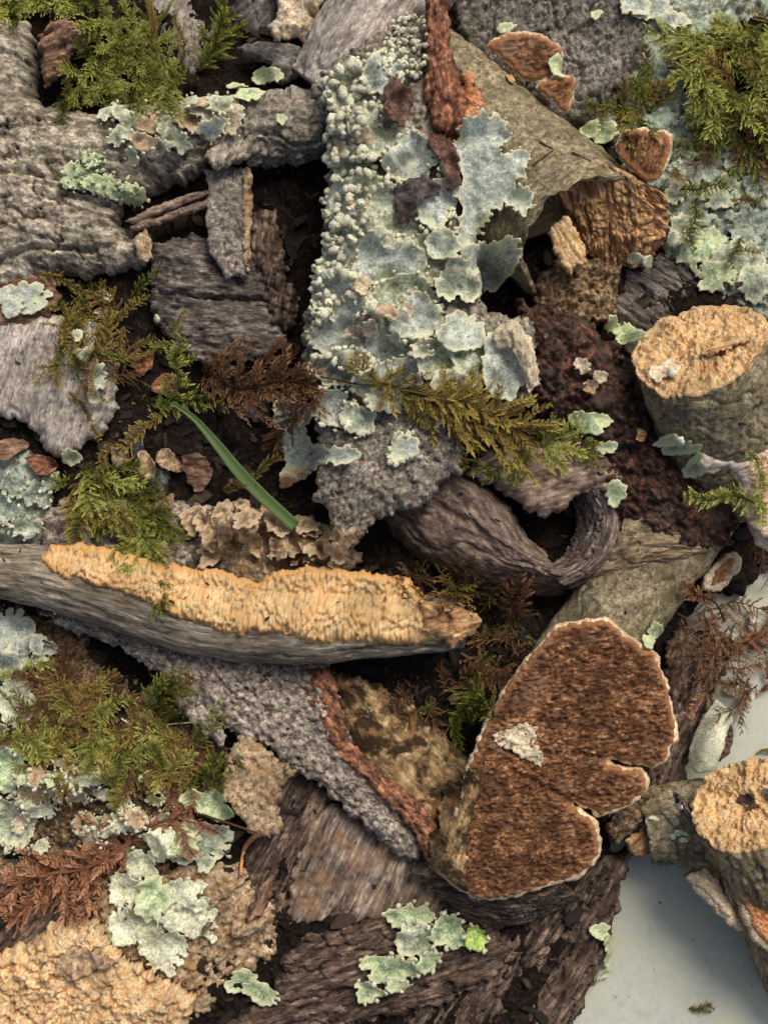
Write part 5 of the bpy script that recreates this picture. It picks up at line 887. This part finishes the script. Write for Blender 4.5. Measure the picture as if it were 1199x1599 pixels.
# brown crumbs, pebbles and little leaves in the hollow left of the grass
for i, (x, y, rx, ry, m_, lab) in enumerate([(212, 692, 16, 28, 'stone', 'dark grey pebble chip, the taller of two left of the grass'), (248, 750, 16, 26, 'stone', 'dark blue-grey pebble chip beside the curled brown flake'), (265, 720, 22, 14, 'tanchip', 'tan leaf flake above the dark pebble'), (310, 735, 30, 22, 'chip', 'curled brown leaf flake beside the grass blade'), (232, 730, 20, 14, 'tanchip', 'small tan flake between the two pebbles'), (190, 715, 16, 16, 'flap', 'pinkish flake beside the taller pebble'), (262, 790, 18, 12, 'chip', 'brown flake below the blue-grey pebble'), (225, 565, 18, 16, 'redstrip', 'rust-coloured leaf scrap in the moss tangle'), (262, 600, 22, 14, 'redstrip', 'small rusty scrap at the foot of the green sprig'), (20, 700, 24, 16, 'chip', 'brown flake under the pale bark piece'), (70, 725, 26, 14, 'redstrip', 'reddish flake under the torn edge of the pale bark'), (400, 640, 24, 16, 'leafblack', 'dark flake below the dead fern moss')]):
    sheet('pebble' if m_ == 'stone' else 'leaf_flake', blob(x, y, rx, ry, 20 * i, 4, .08, 500 + i), 0, M[m_], drape=True, lift=8, th=12 if m_ == 'stone' else 4, dome=10 if m_ == 'stone' else 0, domeh=8, curl=0 if m_ == 'stone' else 7, jag=3, wrinkle=0 if m_ == 'stone' else 6, sp=2.2, relief=r_soft(2, 10), label=lab, cat='pebble' if m_ == 'stone' else 'flake')

# ------------------------------------------------------------------ mosses
B('soil_clod', 'dark earthy clod under the bright green moss cushion', 'soil', [(65, 10), (190, -20), (270, 60), (310, 130), (260, 172), (140, 168), (75, 172), (100, 110)], 62, 'soil', th=40, dome=40, domeh=26, relief=r_crumb(5, 14), jag=6, sp=4)
B('soil_clod', 'dark earthy clod under the lush right-hand moss cushion', 'soil', [(1060, 60), (1130, 40), (1240, 10), (1240, 230), (1180, 225), (1110, 180), (1070, 130)], 78, 'soil', th=30, dome=34, domeh=24, relief=r_crumb(5, 14), jag=8, sp=4)
moss_clump('moss_clump', 'thick bright green moss cushion beside the forked log', [(150, 20), (190, 10), (250, 60), (290, 130), (260, 160), (150, 158), (90, 162), (115, 118), (142, 80)], 140, ['mgreen', 'mbright', 'mbright'], (20, 40), kinds=('feather',), width=(.8, 1.2), tipup=14, seed=2)
moss_clump('moss_clump', 'yellow-green moss tuft at the top edge above the brown chunk', [(-10, -20), (150, -20), (150, 14), (60, 12), (0, 14)], 50, ['mbright', 'mgreen'], (18, 36), kinds=('feather',), width=(.8, 1.1), tipup=12, seed=3)
t = thing('moss_sprig', 'brown-stemmed moss sprigs standing against the grey bark at the top', 'moss', 250, 60, 40)
for p0, p1, k_, m_ in (((240, 80), (232, -20), 'bushy', 'molive'), ((245, 40), (275, 0), 'bushy', 'mbright'), ((236, 40), (212, 5), 'bushy', 'molive'), ((290, 90), (265, 20), 'narrow', 'molive')): frond(t, p0, p1, k_, m_, .9, 8, 20)
t = thing('moss_sprig', 'fresh green moss frond beside the dark hole at the top', 'moss', 345, 60, 40)
for p0, p1 in (((318, 110), (360, 20)), ((345, 70), (385, 40)), ((335, 85), (310, 40)), ((340, 60), (350, 0))): frond(t, p0, p1, 'feather', 'mgreen', 1.0, 8, 16)
moss_clump('moss_clump', 'lush green moss cushion hanging over the lichen bark on the right', [(1050, 60), (1130, 40), (1199, 20), (1230, 60), (1230, 200), (1180, 220), (1110, 170), (1070, 130)], 84, ['mgreen', 'mbright', 'mbright', 'molive'], (34, 70), head=230, spread=110, kinds=('feather', 'feather', 'sparse'), width=(.8, 1.2), lift=6, tipup=18, seed=4)
t = thing('moss_sprig', 'pale green moss fronds reaching left from the right-hand cushion', 'moss', 1060, 60, 60)
for p0, p1 in (((1120, 70), (1008, 48)), ((1120, 85), (1030, 80)), ((1130, 150), (1080, 180)), ((1110, 130), (1100, 190)), ((1060, 90), (1060, 70))): frond(t, p0, p1, 'feather', 'mbright', .8, 22, 14)
moss_clump('moss_clump', 'dark olive moss below the right-hand cushion', [(1090, 190), (1230, 200), (1230, 270), (1150, 260), (1100, 230)], 26, ['molive', 'mbrown', 'mgreen'], (40, 80), kinds=('feather', 'sparse'), seed=5, lift=5)
moss_clump('moss_clump', 'small shaded green moss between the grey bark and the lichen bark', [(955, 130), (1010, 110), (1040, 160), (1010, 190), (950, 180)], 18, ['mgreen', 'molive'], (30, 55), kinds=('feather',), seed=6, lift=5)
t = thing('moss_sprig', 'thin trailing moss stems over the pale lichen rosettes', 'moss', 1110, 320, 60)
for p0, p1, m_ in (((1050, 260), (1060, 300), 'molive'), ((1060, 300), (1140, 310), 'mgreen'), ((1090, 310), (1095, 390), 'mgreen'), ((1140, 310), (1190, 300), 'molive'), ((1160, 370), (1150, 420), 'mgreen'), ((1150, 390), (1190, 380), 'molive'), ((1180, 250), (1199, 300), 'mbrown')): frond(t, p0, p1, 'narrow', m_, 1.5, 12, 6)
# olive sprig across the lichen column
t = thing('moss_sprig', 'olive-gold feathery moss sprig lying across the bottom of the lichen column', 'moss', 740, 630, 190)
wire('stem', [(500, 588), (530, 594), (560, 600), (600, 604), (680, 620), (760, 645), (820, 685), (850, 705)], 1.8, M['molive'], t, lift=7)
[frond(t, a, b, 'feather', 'molive', w_, 10, 6, roll=0) for a, b, w_ in (((596, 602), (842, 690), .9), ((630, 600), (800, 660), 1.0), ((640, 610), (740, 632), 1.5), ((690, 620), (790, 650), 1.5), ((720, 630), (830, 680), 1.2))]; frond(t, (600, 606), (545, 560), 'feather', 'molive', .9, 6, 6)
for p0, p1 in (((610, 600), (590, 640)), ((700, 620), (690, 572)), ((740, 630), (735, 580)), ((770, 650), (780, 600)), ((680, 625), (665, 668)), ((720, 640), (715, 682)), ((755, 650), (745, 695)), ((780, 665), (785, 705)), ((650, 615), (640, 655))): frond(t, p0, p1, 'feather', 'molive', .7, 9, 4)
t = thing('moss_sprig', 'yellow-green moss tip on the pinkish flap of the hollow log', 'moss', 870, 695, 165)
for p0, p1 in (((832, 690), (930, 698)), ((845, 695), (905, 660)), ((850, 700), (885, 735)), ((840, 690), (870, 655)), ((860, 700), (915, 712))): frond(t, p0, p1, 'feather', 'mbright', 1.0, 6, 8)
t = thing('moss_sprig', 'dark green moss frond drooping between the bark plate and the hollow log', 'moss', 780, 720, 150)
for p0, p1 in (((815, 680), (738, 735)), ((810, 695), (760, 745)), ((818, 700), (795, 755)), ((800, 690), (730, 700)), ((825, 705), (815, 750))): frond(t, p0, p1, 'feather', 'mgreen', .9, 8, 2)
# left tangle
moss_clump('moss_clump', 'olive and brown moss tangle over the pale bark on the left', [(80, 440), (150, 430), (200, 470), (215, 560), (180, 600), (110, 600), (78, 560), (90, 500)], 44, ['molive', 'molive', 'mgreen', 'mbrown'], (36, 70), kinds=('feather', 'narrow', 'sparse'), seed=7, lift=8, tipup=10, width=(.6, 1.0))
t = thing('moss_sprig', 'thin moss stems from the tangle down over the pale bark', 'moss', 160, 640, 100)
for p0, p1, m_ in (((110, 610), (150, 690), 'molive'), ((60, 425), (140, 470), 'molive'), ((200, 470), (248, 405), 'mgreen'), ((180, 500), (230, 450), 'molive'), ((140, 430), (145, 520), 'mbrown'), ((260, 520), (290, 480), 'molive')): frond(t, p0, p1, 'narrow', m_, .9, 8, 6)
t = thing('moss_sprig', 'pale green branched moss sprig on the dark cracked plank', 'moss', 270, 560, 100)
for p0, p1 in (((262, 640), (272, 520)), ((272, 540), (235, 545)), ((275, 560), (300, 545)), ((272, 530), (280, 500)), ((268, 600), (295, 590)), ((262, 620), (245, 590))): frond(t, p0, p1, 'narrow', 'mbright', 1.5, 16, 8)
t = thing('moss_sprig', 'green moss shoot lying sideways above the grass blade', 'moss', 280, 640, 100)
frond(t, (205, 630), (352, 652), 'narrow', 'mgreen', 1.0, 18, 4); frond(t, (255, 640), (160, 700), 'narrow', 'molive', 1.0, 16, 4); frond(t, (170, 690), (140, 740), 'narrow', 'molive', 1.2, 14, 4); frond(t, (350, 770), (440, 700), 'narrow', 'molive', .8, 12, 10)
t = thing('moss_sprig', 'dead brown fern-like moss beside the base of the lichen column', 'moss', 410, 585, 90)
for p0, p1, w_ in (((315, 590), (490, 590), .9), ((330, 600), (480, 610), .8), ((400, 580), (440, 530), .8), ((440, 580), (465, 540), .8), ((350, 585), (330, 550), .8), ((330, 595), (350, 625), .8), ((380, 580), (365, 545), .8), ((470, 590), (490, 640), .8), ((480, 600), (420, 700), .6)): frond(t, p0, p1, 'feather', 'mbrown', w_, 14, 6)
moss_clump('moss_clump', 'green moss tuft drooping over the yellow crust', [(100, 720), (190, 720), (230, 780), (240, 820), (190, 830), (130, 790)], 40, ['mgreen', 'molive', 'mgreen', 'mbright'], (40, 75), head=-50, spread=70, kinds=('feather',), seed=8, lift=8, tipup=10, width=(.7, 1.1))
t = thing('moss_sprig', 'moss tip hanging down across the yellow crust', 'moss', 245, 870, 170)
for p0, p1 in (((215, 800), (250, 880)), ((235, 845), (258, 945)), ((215, 840), (175, 870)), ((225, 850), (200, 890)), ((230, 850), (262, 870)), ((205, 780), (225, 860))): frond(t, p0, p1, 'feather', 'mgreen' if p1[1] % 2 else 'mbright', .7, 6, 2)
t = thing('moss_sprig', 'tiny pale moss shoot on the grey bark left of the drooping tuft', 'moss', 95, 762, 80)
frond(t, (120, 765), (72, 760), 'narrow', 'mbright', 1.4, 8, 4)
# left lower clump
moss_clump('moss_clump', 'olive-green moss mat over the small lichens on the left', [(-20, 1130), (80, 1090), (200, 1080), (280, 1110), (330, 1180), (300, 1230), (180, 1220), (60, 1190)], 110, ['molive', 'mgreen', 'molive', 'mbrown', 'mbright'], (34, 75), kinds=('feather', 'feather', 'narrow'), seed=9, lift=6, tipup=12, width=(.6, 1.1))
moss_clump('moss_clump', 'reddish brown dead moss between the moss mat and the grey slab', [(60, 1050), (160, 1060), (190, 1100), (120, 1110), (70, 1100)], 20, ['mbrown', 'mrust', 'molive'], (40, 70), kinds=('feather', 'sparse'), seed=10, lift=8)
moss_clump('moss_clump', 'dark rusty moss under the edge of the grey slab', [(250, 1170), (330, 1140), (350, 1190), (320, 1240), (260, 1220)], 22, ['mbrown', 'mrust', 'mgreen'], (35, 60), kinds=('feather',), seed=11, lift=5)
t = thing('moss_sprig', 'bright yellow-green moss shoots on top of the left mat', 'moss', 180, 1130, 90)
for p0, p1, k_ in (((120, 1135), (215, 1105), 'narrow'), ((-10, 1150), (100, 1130), 'narrow'), ((215, 1155), (262, 1180), 'narrow'), ((225, 1170), (225, 1145), 'narrow'), ((60, 1180), (110, 1170), 'feather'), ((40, 1140), (70, 1190), 'feather'), ((0, 1062), (90, 1055), 'narrow'), ((200, 1180), (255, 1165), 'feather')): frond(t, p0, p1, k_, 'mbright', 1.3, 16, 8)
t = thing('moss_sprig', 'long dry rust-brown moss strand crossing the cream lichen rosette', 'moss', 180, 1330, 90)
wire('stem', [(20, 1400), (110, 1370), (180, 1330), (240, 1290), (290, 1268), (340, 1280), (400, 1300)], 3.0, M['mbrown'], t, lift=14)
for p0, p1, w_ in (((210, 1320), (-10, 1400), 1.0), ((150, 1350), (20, 1370), 1.0), ((100, 1380), (10, 1440), 1.0), ((140, 1370), (130, 1440), .9), ((180, 1340), (130, 1330), .8), ((200, 1310), (290, 1270), .8), ((270, 1280), (300, 1340), .9), ((290, 1280), (340, 1300), .8), ((260, 1290), (275, 1340), .9), ((80, 1390), (60, 1430), .9), ((60, 1400), (90, 1330), .8), ((120, 1360), (150, 1400), 1.0), ((90, 1385), (120, 1440), 1.0)): frond(t, p0, p1, 'feather', 'mrust', w_, 14, 8)
wire('stem', [(405, 1300), (385, 1320), (378, 1345), (376, 1368)], 4.5, M['orange'], t, lift=6)
# right side
t = thing('moss_sprig', 'fresh green moss shoot under the thick broken stick', 'moss', 1130, 780, 110)
for p0, p1 in (((1199, 790), (1068, 790)), ((1110, 780), (1090, 808)), ((1140, 770), (1105, 765)), ((1165, 700), (1185, 770)), ((1185, 740), (1199, 820)), ((1190, 770), (1175, 800)), ((1150, 775), (1120, 790))): frond(t, p0, p1, 'narrow', 'mbright' if p0[0] > 1120 else 'mgreen', 1.4, 10, 4)
moss_clump('moss_clump', 'dry brown moss tangle at the edge of the table by the brown plank', [(1090, 960), (1130, 930), (1199, 960), (1230, 1040), (1199, 1090), (1150, 1070), (1110, 1030)], 30, ['mbrown', 'mrust', 'mbrown'], (50, 100), kinds=('sparse', 'narrow'), seed=12, lift=6, tipup=10, width=(.6, 1.0))
t = thing('moss_sprig', 'dry brown moss sprig creeping past the little oval bracket', 'moss', 1090, 970, 50)
for p0, p1 in (((1140, 1020), (1062, 995)), ((1095, 925), (1090, 1000)), ((1180, 860), (1199, 920)), ((1160, 880), (1199, 870)), ((1130, 1010), (1160, 1100))): frond(t, p0, p1, 'sparse', 'mbrown', .7, 8, 8)
moss_clump('moss_clump', 'dead brown moss in the dark hollow below the yellow crust', [(640, 1030), (740, 1020), (800, 950), (840, 960), (790, 1050), (720, 1130), (640, 1120)], 26, ['mbrown', 'mbrown', 'mgreen'], (40, 80), kinds=('sparse', 'feather'), seed=13, lift=4)
moss_clump('moss_clump', 'dark moss scraps in the gap above the branch tip', [(600, 860), (680, 890), (760, 930), (830, 950), (760, 960), (660, 900)], 14, ['mbrown', 'molive'], (30, 60), kinds=('sparse',), seed=14, lift=4)
t = thing('moss_sprig', 'small vivid green moss bits against the rim of the large bracket', 'moss', 745, 1100, 60)
for p0, p1 in (((745, 1130), (755, 1085)), ((735, 1150), (715, 1110)), ((660, 1110), (650, 1085)), ((650, 1110), (690, 1100)), ((770, 1120), (745, 1075))): frond(t, p0, p1, 'feather', 'mgreen', .9, 8, 6)
t = thing('moss_sprig', 'single tiny moss shoot lying on the white table', 'moss', 1095, 1580, 0)
frond(t, (1075, 1578), (1115, 1581), 'narrow', 'molive', 1.6, 4, 0, z0=4, z1=4); frond(t, (1082, 1577), (1110, 1584), 'narrow', 'mgreen', 1.4, 4, 0, z0=6, z1=5)
t = thing('moss_sprig', 'tiny moss crumb on the table above the upright stick', 'moss', 1190, 1172, 0)
frond(t, (1230, 1160), (1185, 1178), 'bushy', 'molive', 1.2, 4, 0, z0=5, z1=5)
B('fungus_scrap', 'dark brown fungus scrap tucked behind the white shell fungus', 'fungus', [(1118, 1135), (1138, 1122), (1146, 1150), (1140, 1178), (1122, 1190)], 56, 'leafdark', th=30, dome=6, domeh=4, relief=r_teeth(3), jag=2, sp=2)
for lab, pts, r_, m_ in (('pale curly rootlet over the dark gap beside the left moss mat', [(190, 1122), (215, 1138), (236, 1142), (260, 1132), (300, 1128)], 1.8, 'under'), ('short pale rootlet hanging from the grey slab edge', [(312, 1128), (318, 1145), (312, 1170)], 1.6, 'under'), ('thin brown stalk beside the left lichen sheets', [(68, 1000), (84, 1010), (92, 1040)], 2.0, 'chip'), ('slender dry stalk between the plate and the grass tip', [(385, 770), (425, 745), (470, 800)], 1.5, 'chip'), ('fine pinkish stalk below the pale green sprig', [(288, 570), (306, 596), (300, 640)], 1.8, 'flap')):
    t = thing('rootlet', lab, 'root', pts[0][0], pts[0][1], max(0, on(*pts[0]) - 2)); wire('strand', pts, r_, M[m_], t, lift=4)
for x, y, lab in ((245, 498, 'tiny white crumb below the dark cracked plank'), (1062, 690, 'tiny lilac crumb at the foot of the thick stick'), (1048, 582, 'white crumb on the rim of the thick stick end')):
    sheet('crumb', blob(x, y, 6, 8, 0, 4, .15, x), 0, M['lichen3'], drape=True, lift=4, th=4, dome=4, domeh=3, sp=1.8, jag=1.5, label=lab, cat='crumb')
# grass blade
def grass():
    pts = [(268, 628), (305, 655), (340, 695), (372, 735), (410, 775), (462, 822)]; zs = np.array([on(*p) for p in pts]); zs = np.maximum(zs + 8, [118, 122, 124, 122, 118, 112]); L = []
    for s_, dz in ((-1, 2), (0, -1), (1, 2)):
        row = []
        for i, (p, z) in enumerate(zip(pts, zs)):
            a = pts[max(0, i - 1)]; b = pts[min(5, i + 1)]; dx, dy = b[0] - a[0], b[1] - a[1]; n = math.hypot(dx, dy); w_ = [2, 4, 7, 9, 9.5, 9][i]
            row.append((p[0] - dy / n * w_ * s_, p[1] + dx / n * w_ * s_, z + dz))
        L.append(row)
    o = patch('grass_blade', L, M['grass'], th=1.2, sp=3, ragged=0, label='single flat green grass blade lying across the brown leaf flakes', cat='grass blade')
    v = len(o.data.vertices)
    for k in ('rnd', 'tip'):
        a = o.data.attributes.new(k, 'FLOAT', 'POINT'); a.data.foreach_set('value', np.full(v, .5, np.float32))
grass()
litter('surface_crumbs', 'tiny bark crumbs sprinkled on top of the bark pieces', [(0, 400), (500, 620), (900, 480), (1150, 700), (1000, 900), (700, 1400), (300, 1500), (0, 1300)], 380, (2.5, 7), 8)
litter('table_specks', 'tiny specks of debris on the white table', [(980, 1360), (1070, 1380), (1199, 1520), (1199, 1599), (920, 1599)], 16, (2, 4), 9)
print('script seconds', time.time() - T0, 'objects', len(bpy.data.objects), 'tris', sum(len(m.polygons) for m in bpy.data.meshes))
